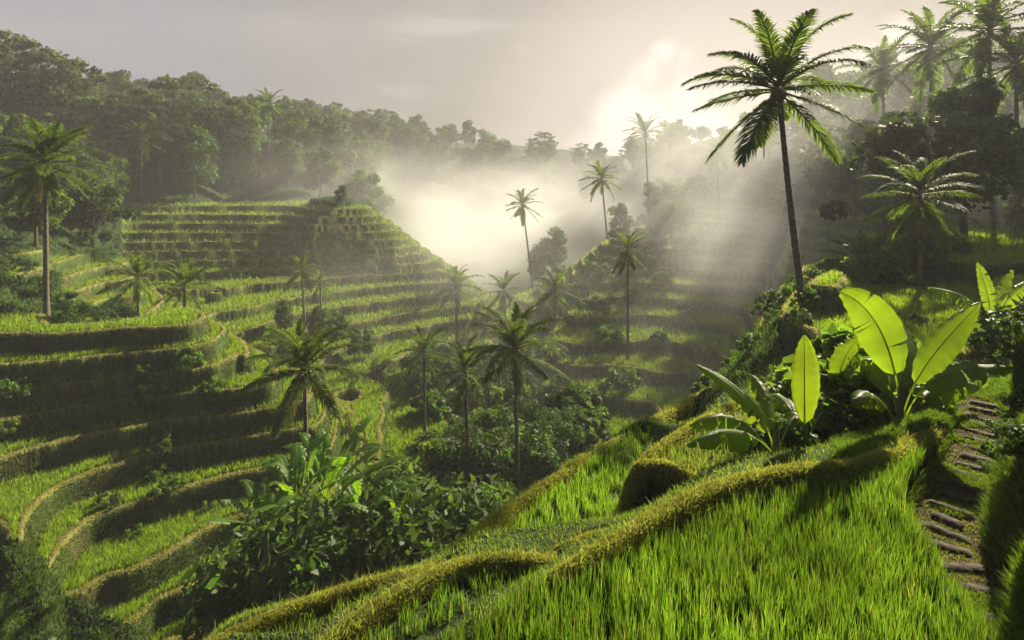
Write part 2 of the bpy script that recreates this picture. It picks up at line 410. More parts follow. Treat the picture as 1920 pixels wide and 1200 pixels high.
Zt = Zt + rough_n * .10 * (TY < 12) * (TX > .72 * TY) + fbm(TX * 6, TY * 6, 3, 91) * .05 * (TY < 12) * (TX > .72 * TY)
# dark round bank right of the steps
def bump(px, py, z, rx, ry, h):
    c = PZ(px, py, z); d = ((TX - c[0]) / rx) ** 2 + ((TY - c[1]) / ry) ** 2
    return h * np.exp(-d ** 2)
Zt = Zt + bump(1955, 800, -3.3, .72, .85, .95) * (TY < 14)

# ---- foreground paddies: flat fields framed by hand-laid bunds
field = np.zeros(TX.shape, np.int8)      # 0 none 1.. field ids
def inpoly(poly, X, Y):
    c = np.zeros(X.shape, bool); n = len(poly)
    for i in range(n):
        x1, y1 = poly[i]; x2, y2 = poly[(i + 1) % n]
        if y1 == y2: continue
        c ^= ((y1 > Y) != (y2 > Y)) & (X < (x2 - x1) * (Y - y1) / (y2 - y1) + x1)
    return c
def smoothline(pts, it=3):
    p = np.array(pts, float)
    for _ in range(it):
        q = [p[0]]
        for a, b in zip(p[:-1], p[1:]): q += [a * .75 + b * .25, a * .25 + b * .75]
        q.append(p[-1]); p = np.array(q)
    return p
nr = int(np.searchsorted(YV[:, 0], 14.0))
NX, NY = TX[:nr], TY[:nr]
def near_field(idn, z, pix):
    w = smoothline([PZ(a, b, z) for a, b in pix + [pix[0]]], 2)[:, :2]
    m = inpoly(w, NX, NY)
    sub = Zt[:nr]; sub[m] = z + rough_n[:nr][m] * .03
    field[:nr][m] = idn
    return w
F_POLY = {}
F_POLY[2] = near_field(2, -4.28, [(880, 1030), (890, 1012), (945, 965), (1045, 902), (1150, 838), (1215, 800), (1225, 822), (1190, 870), (1165, 965), (1170, 1010), (1080, 1060), (1000, 1075), (930, 1060)])
F_POLY[3] = near_field(3, -4.13, [(400, 1215), (500, 1165), (620, 1118), (760, 1085), (860, 1062), (880, 1075), (800, 1115), (700, 1180), (640, 1230), (560, 1260)])
F_POLY[4] = near_field(4, -3.76, [(640, 1230), (720, 1165), (800, 1110), (880, 1075), (1000, 1062), (1070, 1068), (1010, 1118), (930, 1168), (885, 1200), (860, 1250)])
F_POLY[5] = near_field(5, -3.80, [(1203, 876), (1228, 848), (1290, 806), (1350, 780), (1420, 790), (1450, 850), (1420, 890), (1330, 908), (1285, 880)])
F_POLY[6] = near_field(6, -3.84, [(1060, 1060), (1085, 1035), (1120, 1018), (1180, 1008), (1190, 1030), (1150, 1060), (1100, 1085)])
F_POLY[1] = near_field(1, -3.38, [(800, 1245), (870, 1200), (1000, 1108), (1100, 1050), (1200, 996), (1300, 944), (1400, 908), (1480, 896), (1600, 886), (1680, 862), (1740, 822), (1800, 800), (1822, 830),
                      (1780, 890), (1732, 945), (1728, 1000), (1780, 1100), (1870, 1210), (1950, 1330), (1990, 1500), (1950, 1990), (600, 1990), (700, 1400)])
def seg_dist(line, X, Y):
    """distance to a polyline and the z of its nearest point"""
    best = np.full(X.shape, 1e9); zb = np.zeros(X.shape)
    for a, b in zip(line[:-1], line[1:]):
        d = b[:2] - a[:2]; l2 = (d ** 2).sum() + 1e-12
        t = np.clip(((X - a[0]) * d[0] + (Y - a[1]) * d[1]) / l2, 0, 1)
        dd = np.hypot(X - a[0] - t * d[0], Y - a[1] - t * d[1]); m = dd < best
        best = np.where(m, dd, best); zb = np.where(m, a[2] + t * (b[2] - a[2]), zb)
    return best, zb
bund_near = np.zeros(NX.shape, bool); bank_near = np.zeros(NX.shape, bool)
BUNDS = [  # (half width, [(px, py, z) of the crest])
    (.085, [(380, 1212, -4.03), (460, 1175, -4.03), (560, 1132, -4.03), (640, 1104, -4.03), (720, 1083, -4.03), (800, 1068, -4.03), (860, 1045, -4.04), (885, 1012, -4.06), (940, 958, -4.08), (1040, 893, -4.15), (1150, 828, -4.25), (1215, 790, -4.4), (1290, 752, -4.7), (1370, 706, -5.2)]),
    (.09, [(600, 1215, -3.62), (650, 1172, -3.62), (720, 1124, -3.62), (800, 1080, -3.62), (850, 1056, -3.62), (900, 1044, -3.62), (960, 1040, -3.61), (1020, 1046, -3.58), (1075, 1052, -3.5)]),
    (.08, [(1020, 1050, -3.62), (1050, 1026, -3.6), (1100, 1002, -3.6), (1160, 990, -3.55), (1215, 980, -3.35)]),
    (.105, [(1040, 1078, -3.28), (1100, 1040, -3.18), (1200, 980, -3.13), (1250, 952, -3.12), (1300, 926, -3.12), (1350, 905, -3.12), (1400, 890, -3.12), (1480, 877, -3.13), (1560, 872, -3.13), (1640, 858, -3.15), (1700, 825, -3.2), (1760, 800, -3.3), (1800, 780, -3.42)]),
    (.085, [(1168, 962, -4.12), (1178, 905, -3.85), (1196, 872, -3.7), (1225, 842, -3.64), (1290, 800, -3.64), (1350, 768, -3.7), (1380, 752, -3.8)]),
    (.08, [(1200, 868, -3.66), (1240, 864, -3.66), (1285, 880, -3.66), (1330, 905, -3.62)]),
]
for hw, pts in BUNDS:
    l = smoothline([PZ(*p) for p in pts], 2)
    d, zb = seg_dist(l, NX, NY)
    hw_ = hw * (1 + .25 * rough_n[:nr])
    prof = zb + .02 * rough_n[:nr] - .30 * np.clip(d / hw_, 0, 3) ** 4 * .35
    m = (d < hw_ * 1.9) & (prof > Zt[:nr])
    Zt[:nr][m] = prof[m]; bund_near |= m & (d < hw_ * 1.15); bank_near |= m
# stepped path
PATH = smoothline([PZ(*p) for p in [(1846, 752, -3.32), (1836, 790, -3.36), (1838, 840, -3.42), (1815, 890, -3.48), (1782, 945, -3.55), (1770, 1000, -3.6), (1800, 1060, -3.6), (1860, 1130, -3.6), (1950, 1230, -3.6)]], 2)
d, zb = seg_dist(PATH, NX, NY)
pw = .26
m = d < pw * 1.5
tpath = sstep(pw * 1.5, pw, d)
Zt[:nr] = np.where(m, Zt[:nr] * (1 - tpath) + (zb - .02) * tpath, Zt[:nr])
onpath = d < pw * 1.1
field[:nr][d < pw * 1.3] = 0

# ---- colours of the ground itself
colr = np.zeros(TX.shape + (3,), np.float32)
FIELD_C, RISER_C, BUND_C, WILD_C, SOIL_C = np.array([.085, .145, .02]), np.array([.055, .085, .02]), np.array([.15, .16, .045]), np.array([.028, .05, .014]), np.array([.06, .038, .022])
pale = fbm(TX * .5, TY * .5, 3, 41)[..., None]
colr[:] = WILD_C
tf = (TW > .5)
colr = np.where(tf[..., None], FIELD_C * (1 + .35 * pale), colr)
brown = (vnoise(TX * .6, TY * .6, 77) > .45)
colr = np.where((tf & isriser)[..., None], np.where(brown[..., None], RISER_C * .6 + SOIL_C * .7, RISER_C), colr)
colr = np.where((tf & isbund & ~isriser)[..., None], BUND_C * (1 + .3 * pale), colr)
kind = np.where(tf, np.where(isriser, 3, np.where(isbund, 2, 1)), 4)      # 1 field 2 bund 3 riser 4 wild
kn = kind[:nr]; cc = colr[:nr]
fl = field[:nr] > 0
cc[fl] = [.035, .05, .014]
kn[fl] = 1
kn[bank_near] = 3; cc[bank_near] = [.075, .06, .03]
kn[bund_near] = 2; cc[bund_near] = [.13, .14, .04]
kn[onpath] = 5; cc[onpath] = SOIL_C
field[:nr][bank_near | onpath] = 0
TZ = Zt
idx = np.arange(NU * NV).reshape(NV, NU)
quads = np.stack([idx[:-1, :-1], idx[:-1, 1:], idx[1:, 1:], idx[1:, :-1]], -1).reshape(-1, 4)
tv = np.stack([TX, TY, TZ], -1).reshape(-1, 3)
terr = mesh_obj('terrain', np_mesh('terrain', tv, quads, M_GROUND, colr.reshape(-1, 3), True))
tag(terr, 'green terraced hillside of rice paddies falling into the valley', None, None, 'structure')
LY0, LY1 = math.log(YMIN), math.log(YMAX)
def gz(x, y, A=None):
    A = TZ if A is None else A
    x = np.asarray(x, float); y = np.asarray(y, float)
    a = (np.log(np.maximum(y, YMIN)) - LY0) / (LY1 - LY0) * (NV - 1); b = (x / y + UMAX) / (2 * UMAX) * (NU - 1)
    a = np.clip(a, 0, NV - 1.001); b = np.clip(b, 0, NU - 1.001); i = a.astype(int); j = b.astype(int); fa = a - i; fb = b - j
    return A[i, j] * (1 - fa) * (1 - fb) + A[i + 1, j] * fa * (1 - fb) + A[i, j + 1] * (1 - fa) * fb + A[i + 1, j + 1] * fa * fb
# ------------------------------------------------------------------ grass and rice
rng = np.random.default_rng(7)
def blades(name, pos, h, w, lean, col, segs=2, tipcol=1.35, face=None, lean_dir=None, mat=None, up=None):
    """n curved blades; lean = sideways travel of the tip as a share of the height"""
    n = len(pos)
    a = rng.uniform(0, 2 * np.pi, n) if face is None else face
    ld = rng.uniform(0, 2 * np.pi, n) if lean_dir is None else lean_dir
    fx, fy = np.cos(a) * w * .5, np.sin(a) * w * .5
    V = np.zeros((n, segs + 1, 2, 3), np.float32); Cc = np.zeros((n, segs + 1, 2, 3), np.float32)
    for s in range(segs + 1):
        t = s / segs; wid = (1 - t ** 1.6) * .95 + .05
        cx = np.cos(ld) * lean * h * t * t; cyy = np.sin(ld) * lean * h * t * t; cz = h * (t - .35 * lean * t * t)
        if up is not None: cx = cx + up[:, 0] * h * t; cyy = cyy + up[:, 1] * h * t
        for k, sg in ((0, -1), (1, 1)):
            V[:, s, k, 0] = pos[:, 0] + cx + sg * fx * wid
            V[:, s, k, 1] = pos[:, 1] + cyy + sg * fy * wid
            V[:, s, k, 2] = pos[:, 2] + cz
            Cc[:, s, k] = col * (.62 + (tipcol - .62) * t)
    base = (np.arange(n) * (segs + 1) * 2)[:, None]
    F = []
    for s in range(segs):
        F.append(base + np.array([[2 * s, 2 * s + 1, 2 * s + 3, 2 * s + 2]]))
    F = np.concatenate(F)
    return mesh_obj(name, np_mesh(name, V.reshape(-1, 3), F, mat or M_GRASS, Cc.reshape(-1, 3)))
def tint(base, n, var=.25, dry=0.0):
    c = np.array(base)[None] * (1 + rng.uniform(-var, var, (n, 1)))
    k = rng.uniform(0, 1, (n, 1)) * .35
    c = c * (1 - k) + c * np.array([1.7, 1.15, .8]) * k
    if dry:
        m = rng.uniform(0, 1, n) < dry; c[m] = np.array([.20, .17, .07]) * (1 + rng.uniform(-.3, .3, (m.sum(), 1)))
    return c
def poly_points(poly, dens, z, pad=0, fieldid=None):
    lo, hi = poly.min(0), poly.max(0); lo = np.maximum(lo, [-9, YMIN + .3]); n = int((hi - lo).prod() * dens)
    p = rng.uniform(lo, hi, (n, 2)); p = p[inpoly(poly, p[:, 0], p[:, 1])]
    # plant in rough rows
    p = p[np.abs(p[:, 0]) < p[:, 1] * UMAX * .98]
    if fieldid is not None:
        fm = gz(p[:, 0], p[:, 1], (field == fieldid).astype(float)) > .6; p = p[fm]
    return np.c_[p, gz(p[:, 0], p[:, 1]) - .01]
def gapnoise(p, sc, thr, seed):
    return vnoise(p[:, 0] * sc, p[:, 1] * sc, seed) > thr
RICE = [.066, .120, .013]
# the main paddy, close up: three sizes of blade, in clumps
def rice_field(name, fid, dens, h, w, col, label, lean=.35, clump=9.0, keep=-.35, segs=3, dry=0, z=-9):
    p = poly_points(F_POLY[fid], dens, z, fieldid=fid)
    p = p[gapnoise(p, clump, keep, fid)]
    n = len(p)
    hh = h * rng.uniform(.55, 1.15, n) * (1 + .22 * fbm(p[:, 0] * 1.1, p[:, 1] * 1.1, 2, 5))
    big = 1 + .35 * fbm(p[:, 0] * .8, p[:, 1] * .8, 2, 15)[:, None]
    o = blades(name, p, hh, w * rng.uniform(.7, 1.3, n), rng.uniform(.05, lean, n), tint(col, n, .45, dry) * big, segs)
    tag(o, label, 'rice', None, 'stuff'); return o
rice_field('rice_plants', 1, 4000, .27, .0078, RICE, 'dense tall bright green rice filling the main foreground paddy', lean=.26, clump=13, keep=-.34, dry=.03)
rice_field('rice_plants', 2, 2200, .20, .0085, [.095, .165, .02], 'short green rice in the lower paddy left of the knoll')
rice_field('rice_plants', 3, 2600, .12, .008, [.085, .14, .022], 'thin young rice in the lowest strip at the bottom edge', keep=-.2, dry=.10)
rice_field('rice_plants', 4, 2400, .15, .008, [.08, .15, .02], 'sparse young rice below the curved dry grass bund', keep=-.15, dry=.08)
rice_field('rice_plants', 5, 1800, .18, .008, [.11, .16, .03], 'yellowish rice on top of the small knoll by the banana plants', dry=.2)
rice_field('rice_plants', 6, 1500, .13, .008, [.09, .15, .02], 'little wedge of young rice between two bunds', dry=.2)

# screen-even scatter over the grid for everything farther or shorter
KF = kind.astype(np.int8)
cellw = np.maximum(-TZ, 1.0) / TY            # visible height of one row
def scatter(mask, n, wt=None):
    w = (mask * (cellw if wt is None else wt)).ravel(); cs = np.cumsum(w)
    if cs[-1] <= 0: return np.zeros((0, 3)), None
    k = np.searchsorted(cs, rng.uniform(0, cs[-1], n)); k = np.minimum(k, w.size - 1)
    i, j = np.divmod(k, NU)
    y = TY[i, 0] * np.exp(rng.uniform(-.5, .5, n) * (LY1 - LY0) / NV)
    u = U[0, j] + rng.uniform(-.5, .5, n) * (2 * UMAX / NU)
    x = u * y
    return np.c_[x, y, gz(x, y) - .01], (i, j)
VIEW = (np.abs(TX / TY) < 1.12) & (TY > 2.4)
downx = -sx / G; downy = -sy / G             # downhill
# normals of the actual surface, for turf that stands out of a slope
gzy = np.gradient(TZ, axis=0) / np.gradient(TY, axis=0); gzx = np.gradient(TZ, axis=1) / np.gradient(TX, axis=1); gzy = gzy - gzx * dXdrow
def turf(name, mask, n, h, w, col, label, minpx=.9, dry=0, var=.3, lean=.8, segs=1, out=.5):
    p, ij = scatter(mask, n)
    sc = np.maximum(1.0, minpx / 533.0 * p[:, 1] / w)      # never thinner than about a pixel of the photograph
    g = np.stack([gzx[ij], gzy[ij]], -1); gn = np.linalg.norm(g, axis=1, keepdims=True); up = -g / (1 + gn) * out
    nn = len(p)
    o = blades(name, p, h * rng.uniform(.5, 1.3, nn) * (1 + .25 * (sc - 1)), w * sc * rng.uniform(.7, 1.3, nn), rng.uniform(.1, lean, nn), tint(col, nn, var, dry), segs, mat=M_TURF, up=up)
    return tag(o, label, 'grass', None, 'stuff')
nearm = (TY < 14) & VIEW
gapmask = vnoise(TX * 3.1, TY * 3.1, 55) > .1
turf('turf', nearm & (KF == 2), 100000, .030, .005, [.17, .19, .045], 'short yellow green turf on the bunds of the foreground paddies', dry=.22, segs=2)
turf('turf', nearm & (KF == 3), 90000, .030, .005, [.075, .125, .022], 'dry mown turf on the sides of the foreground bunds', dry=.10, segs=2)
rightbank = nearm & (KF == 4) & (TX > .60 * TY)
turf('turf', nearm & (KF == 4) & ~rightbank, 140000, .055, .007, [.11, .16, .025], 'rough green turf on the spur below the foreground paddies', segs=2)
turf('turf', rightbank, 120000, .085, .009, [.065, .11, .016], 'mossy turf on the banks beside the stepped path', segs=2)
turf('moss', nearm & (KF == 5), 12000, .035, .007, [.10, .13, .02], 'low moss and grass creeping over the stone steps', segs=1)
turf('moss', nearm & (gapmask) & (KF == 5), 30000, .045, .007, [.08, .12, .02], 'thicker grass tufts growing out of the stone steps', segs=2)
# tall sprouting grass along the bund crests
p, ij = scatter(nearm & (KF == 2), 2600)
o = blades('grass_tufts', p, rng.uniform(.07, .17, len(p)), rng.uniform(.006, .010, len(p)), rng.uniform(.2, 1.0, len(p)), tint([.16, .20, .04], len(p), .25, .3), 3)
tag(o, 'long single grass blades sprouting from the foreground bunds', 'grass', None, 'stuff')
# mid-distance
mid = (TY >= 14) & (TY < 75) & VIEW
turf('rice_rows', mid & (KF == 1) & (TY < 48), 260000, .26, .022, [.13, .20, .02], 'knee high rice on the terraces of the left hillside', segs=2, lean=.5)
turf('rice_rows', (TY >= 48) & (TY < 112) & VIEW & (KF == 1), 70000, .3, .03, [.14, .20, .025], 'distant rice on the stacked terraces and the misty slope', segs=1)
turf('turf', mid & (KF == 2), 70000, .07, .016, [.21, .21, .06], 'pale dry turf along the terrace edges of the left hillside', dry=.3)
turf('turf', mid & (KF == 3), 130000, .085, .018, [.05, .08, .018], 'dark weedy turf on the terrace walls of the left hillside', dry=.05, out=.7)
turf('undergrowth', mid & (KF == 4), 140000, .25, .05, [.040, .075, .016], 'rough undergrowth on the unterraced valley slopes', segs=2, minpx=1.2, out=.4)

# ------------------------------------------------------------------ steps of the path
def slab_mesh(L, W, H, seed):
    r = np.random.default_rng(seed); nx, ny = 9, 5
    vs = []; 
    for lay in (0, 1):
        for i in range(nx):
            for j in range(ny):
                x = (i / (nx - 1) - .5) * L; y = (j / (ny - 1) - .5) * W
                edge = (i in (0, nx - 1)) or (j in (0, ny - 1))
                x *= 1 + r.uniform(-.02, .02) - .05 * (j in (0, ny - 1)); y *= 1 + r.uniform(-.10, .10) - .12 * (i in (0, nx - 1))
                vs.append((x, y, (0 if lay == 0 else H * (1 - .30 * edge) + r.uniform(-.008, .008))))
    f = []; I = lambda l, i, j: l * nx * ny + i * ny + j
    for i in range(nx - 1):
        for j in range(ny - 1):
            f.append((I(1, i, j), I(1, i + 1, j), I(1, i + 1, j + 1), I(1, i, j + 1)))
    for i in range(nx - 1):
        f.append((I(0, i, 0), I(0, i + 1, 0), I(1, i + 1, 0), I(1, i, 0))); f.append((I(0, i + 1, ny - 1), I(0, i, ny - 1), I(1, i, ny - 1), I(1, i + 1, ny - 1)))
    for j in range(ny - 1):
        f.append((I(0, 0, j + 1), I(0, 0, j), I(1, 0, j), I(1, 0, j + 1))); f.append((I(0, nx - 1, j), I(0, nx - 1, j + 1), I(1, nx - 1, j + 1), I(1, nx - 1, j)))
    return np_mesh('stone_step', vs, np.array(f), M_STONE, None, False)
pl = PATH; seglen = np.r_[0, np.cumsum(np.linalg.norm(np.diff(pl[:, :2], axis=0), axis=1))]
slabs = [slab_mesh((.40, .34, .44, .37)[s], .15, .10, s) for s in range(4)]
path_root = link(bpy.data.objects.new('stepped_path', None)); path_root.location = tuple(PATH[len(PATH) // 2])
tag(path_root, 'flight of worn stone steps cut into earth beside the rice', None, None, 'structure')
dist = .12; k = 0
while dist < seglen[-1] - .1:
    x = np.interp(dist, seglen, pl[:, 0]); y = np.interp(dist, seglen, pl[:, 1]); z = np.interp(dist, seglen, pl[:, 2])
    x2 = np.interp(dist + .1, seglen, pl[:, 0]); y2 = np.interp(dist + .1, seglen, pl[:, 1])
    st = link(bpy.data.objects.new('stone_step', slabs[k % 4]), path_root)
    st.location = (x - path_root.location[0], y - path_root.location[1], z - .092 + random.uniform(-.012, .012) - path_root.location[2])
    st.rotation_euler = (random.uniform(-.05, .05), random.uniform(-.05, .05), math.atan2(y2 - y, x2 - x) - math.pi / 2 + random.uniform(-.2, .2))
    st.scale = (random.uniform(.78, 1.1), random.uniform(.7, 1.1), 1)
    dist += random.uniform(.22, .31); k += 1
# ------------------------------------------------------------------ plant builders
def tube(pts, rad, sides=6):
    pts = np.asarray(pts, float); n = len(pts); T = np.gradient(pts, axis=0); T /= np.linalg.norm(T, axis=1, keepdims=True) + 1e-9
    ref = np.where(np.abs(T[:, 2:3]) > .92, np.array([[1., 0, 0]]), np.array([[0., 0, 1]]))
    A_ = np.cross(T, ref); A_ /= np.linalg.norm(A_, axis=1, keepdims=True) + 1e-9; B_ = np.cross(T, A_)
    an = np.arange(sides) / sides * 2 * np.pi
    v = pts[:, None] + (A_[:, None] * np.cos(an)[None, :, None] + B_[:, None] * np.sin(an)[None, :, None]) * np.asarray(rad)[:, None, None]
    f = [(i * sides + k, i * sides + (k + 1) % sides, (i + 1) * sides + (k + 1) % sides, (i + 1) * sides + k) for i in range(n - 1) for k in range(sides)]
    return v.reshape(-1, 3), np.array(f)
def bez(pts, n):
    p = np.asarray(pts, float); t = np.linspace(0, 1, n)[:, None]
    while len(p) > 1 and p.ndim == 2 and p.shape[0] > 1:
        if not isinstance(p, list): p = [np.repeat(q[None], n, 0) for q in p]
        while len(p) > 1: p = [a * (1 - t) + b * t for a, b in zip(p[:-1], p[1:])]
        return p[0]
def merge(parts):
    V, F, Cc, o = [], [], [], 0
    for v, f, c in parts:
        V.append(v); F.append(np.asarray(f) + o); Cc.append(np.broadcast_to(np.asarray(c, float), (len(v), 3))); o += len(v)
    return np.concatenate(V), F, np.concatenate(Cc)
FR_EL = [82, 68, 54, 40, 26, 10, -6, -22, -38, -52]
def frond_mesh(el, seed, L=1.0, nl=52, w=.012, name='frond', dead=False, stiff=1.0):
    """pinnate frond of length 1 along +X, lifted by el degrees, sagging under its weight"""
    r = np.random.default_rng(seed); m = 26
    bend = (52 if el > 20 else 36 if el > 5 else 20) * r.uniform(.8, 1.2) * stiff
    t = np.linspace(0, 1, m); ang = np.radians(el - bend * t ** 1.5)
    dx = np.cos(ang); dz = np.sin(ang); st = L / (m - 1)
    x = np.r_[0, np.cumsum((dx[1:] + dx[:-1]) / 2 * st)]; z = np.r_[0, np.cumsum((dz[1:] + dz[:-1]) / 2 * st)]
    y = .05 * L * r.uniform(-1, 1) * t ** 2
    pts = np.c_[x, y, z]
    tv, tf = tube(pts, (.013 * (1 - .85 * t) + .001) * L, 4)
    V, Cc = [], []
    green = np.array([.060, .100, .018]) if not dead else np.array([.19, .12, .04])
    for side in (-1, 1):
        tt = np.linspace(.13, .995, nl) + r.uniform(-.004, .004, nl)
        px_ = np.stack([np.interp(tt, t, pts[:, k]) for k in range(3)], -1)
        ta = np.interp(tt, t, ang)
        T_ = np.c_[np.cos(ta), 0 * ta, np.sin(ta)]; N_ = np.c_[-np.sin(ta), 0 * ta, np.cos(ta)]; S_ = np.array([[0, side, 0]])
        ll = L * .235 * (np.sin(np.pi * np.clip(tt * .86 + .10, 0, 1)) ** .7) * r.uniform(.85, 1.1, nl)
        fw = np.radians(28 + 34 * tt + r.uniform(-7, 7, nl))[:, None]
        vee = np.radians(r.uniform(2, 26, nl))[:, None]
        D = T_ * np.sin(fw) + (S_ * np.cos(vee) + N_ * np.sin(vee)) * np.cos(fw)
        g = np.array([[0, 0, -1.0]])
        sag = r.uniform(.35, .75, nl)[:, None]
        p0 = px_; p1 = p0 + D * ll[:, None] * .5 + g * sag * ll[:, None] * .10; p2 = p0 + D * ll[:, None] * .88 + g * sag * ll[:, None] * .55
        wv = np.cross(D, N_); wv = wv / (np.linalg.norm(wv, axis=1, keepdims=True) + 1e-9)
        tw = r.uniform(-.5, .5, nl)[:, None]; wv = wv * np.cos(tw) + N_ * np.sin(tw)
        ws = w * L * r.uniform(.75, 1.25, nl)[:, None]
        V.append(np.stack([p0 - wv * ws * .5, p0 + wv * ws * .5, p1 - wv * ws * .55, p1 + wv * ws * .55, p2 - wv * ws * .06, p2 + wv * ws * .06], 1))
        cc = green * r.uniform(.75, 1.3, (nl, 1, 1)); cc = np.repeat(cc, 6, 1)
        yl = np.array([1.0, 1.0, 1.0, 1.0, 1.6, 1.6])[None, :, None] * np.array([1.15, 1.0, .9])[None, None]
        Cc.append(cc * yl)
    V = np.concatenate(V); Cc = np.concatenate(Cc); n = len(V)
    b = (np.arange(n) * 6)[:, None]
    F = np.concatenate([b + [[0, 1, 3, 2]], b + [[2, 3, 5, 4]]])
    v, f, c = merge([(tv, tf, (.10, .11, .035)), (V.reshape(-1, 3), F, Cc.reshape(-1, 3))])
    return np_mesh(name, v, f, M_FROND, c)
FRONDS = {lod: {el: [frond_mesh(el, 100 + i * 7 + k, nl=nl, w=w) for k in range(2)] for i, el in enumerate(FR_EL)}
          for lod, nl, w in (('near', 76, .0125), ('far', 30, .024))}
DEAD = [frond_mesh(-70, 5, nl=30, w=.012, dead=True)]
def trunk_mesh(base, top, r0, r1, lean, name='trunk', sides=10, seed=0):
    r = np.random.default_rng(seed)
    b, t = np.array(base, float), np.array(top, float)
    c = [b, b + (t - b) * .35 + np.array([lean, 0, 0]), b + (t - b) * .7 + np.array([lean * .6, 0, 0]), t]
    n = 42; p = bez(c, n); q = np.linspace(0, 1, n)
    rad = (r0 + (r1 - r0) * q) * (1 + .45 * np.exp(-q * 26)) * (1 + .05 * np.where(np.arange(n) % 2, 1, -1))
    v, f = tube(p, rad, sides)
    return np_mesh(name, v, f, M_BARK, None, True)
nut_v = None
def nut_mesh():
    bm_v, bm_f = [], []
    for i in range(7):
        th = np.pi * i / 6
        for k in range(8):
            a = k / 8 * 2 * np.pi; bm_v.append((math.sin(th) * math.cos(a) * .11, math.sin(th) * math.sin(a) * .11, math.cos(th) * .15))
    for i in range(6):
        for k in range(8): bm_f.append((i * 8 + k, (i + 1) * 8 + k, (i + 1) * 8 + (k + 1) % 8, i * 8 + (k + 1) % 8))
    return np_mesh('coconut', bm_v, np.array(bm_f), solid_mat('coconut_husk', (.10, .12, .03), (.20, .15, .05), 3, .5, .1), None, True)
NUT = nut_mesh()
def palm(crown_px, Y, R, label, base_px=None, base_xy=None, nf=24, lod='far', r0=.16, lean=0.0, seed=0, nuts=0, low=True, dead=0, upright=0, group=None, els=None):
    """coconut palm; crown_px = where the fronds leave the trunk, R frond length in metres"""
    r = random.Random(seed)
    top = Vector(P(crown_px[0], crown_px[1], Y))
    bx = top.x if base_px is None else (base_px - 960) / 1000.0 * Y
    bz = float(gz(bx, Y)) - .15
    root = link(bpy.data.objects.new('coconut_palm', None)); root.location = (bx, Y, bz)
    tag(root, label, 'palm tree', group)
    rel = top - Vector((bx, Y, bz))
    mesh_obj('trunk', trunk_mesh((0, 0, 0), rel, r0, r0 * .62, lean, sides=10 if lod == 'near' else 6, seed=seed), root)
    pool = els or (FR_EL if low else FR_EL[:7])
    ga = 2.39996
    for i in range(nf):
        q = (i + .5) / nf
        el = pool[min(len(pool) - 1, int((q ** (1 + upright)) * len(pool)))]
        f = link(bpy.data.objects.new('frond', FRONDS[lod][el][r.randrange(2)]), root)
        f.location = rel + Vector((0, 0, (.5 - q) * .35))
        f.rotation_euler = (r.uniform(-.25, .25), 0, i * ga + r.uniform(-.3, .3) + seed)
        s = R * r.uniform(.85, 1.08) * (.85 if el > 75 else 1); f.scale = (s, s, s)
    for i in range(dead):
        f = link(bpy.data.objects.new('dead_frond', DEAD[0]), root); f.location = rel; f.rotation_euler = (0, 0, r.uniform(0, 6.28)); f.scale = (R * .7,) * 3
        tag(f, 'withered brown frond')
    for i in range(nuts):
        a = r.uniform(0, 6.28); o = link(bpy.data.objects.new('coconut', NUT), root)
        o.location = rel + Vector((math.cos(a) * r0 * 1.6, math.sin(a) * r0 * 1.6, -.1 - r.uniform(0, .35)))
    return root

def leaf_cloud(centres, radii, per, size, r, aspect=1.6, up=.5, cols=(.045, .08, .016), colvar=.42, flat=.7):
    """leaf-sized bent quads gathered in clumps"""
    n = len(centres) * per
    c = np.repeat(centres, per, 0); rr = np.repeat(radii, per)[:, None]
    d = r.normal(size=(n, 3)); d /= np.linalg.norm(d, axis=1, keepdims=True)
    p = c + d * rr * (r.uniform(.25, 1.0, (n, 1)) ** .5) * np.array([[1, 1, flat]])
    nrm = d * (1 - up) + r.normal(size=(n, 3)) * .55 + np.array([[0, 0, up]]); nrm /= np.linalg.norm(nrm, axis=1, keepdims=True)
    t = np.cross(nrm, r.normal(size=(n, 3))); t /= np.linalg.norm(t, axis=1, keepdims=True) + 1e-9; b = np.cross(nrm, t)
    s = size * r.uniform(.4, 1.75, (n, 1)); l = s * aspect
    # pointed leaf: rhombus folded along the middle
    v = np.stack([p - t * l * .5, p + b * s * .5 - nrm * s * .12, p + t * l * .5 - nrm * s * .2, p - b * s * .5 - nrm * s * .12], 1)
    cl = np.repeat(r.uniform(1 - colvar, 1 + colvar, (len(centres), 1)), per, 0) * r.uniform(.8, 1.25, (n, 1))
    hue = np.repeat(r.uniform(0, 1, (len(centres), 1)), per, 0)
    cc = np.array(cols) * cl * (1 - hue * .25 + hue * .25 * np.array([[1.9, 1.2, .6]]))
    return v.reshape(-1, 3), np.arange(n * 4).reshape(-1, 4), np.repeat(cc, 4, 0)
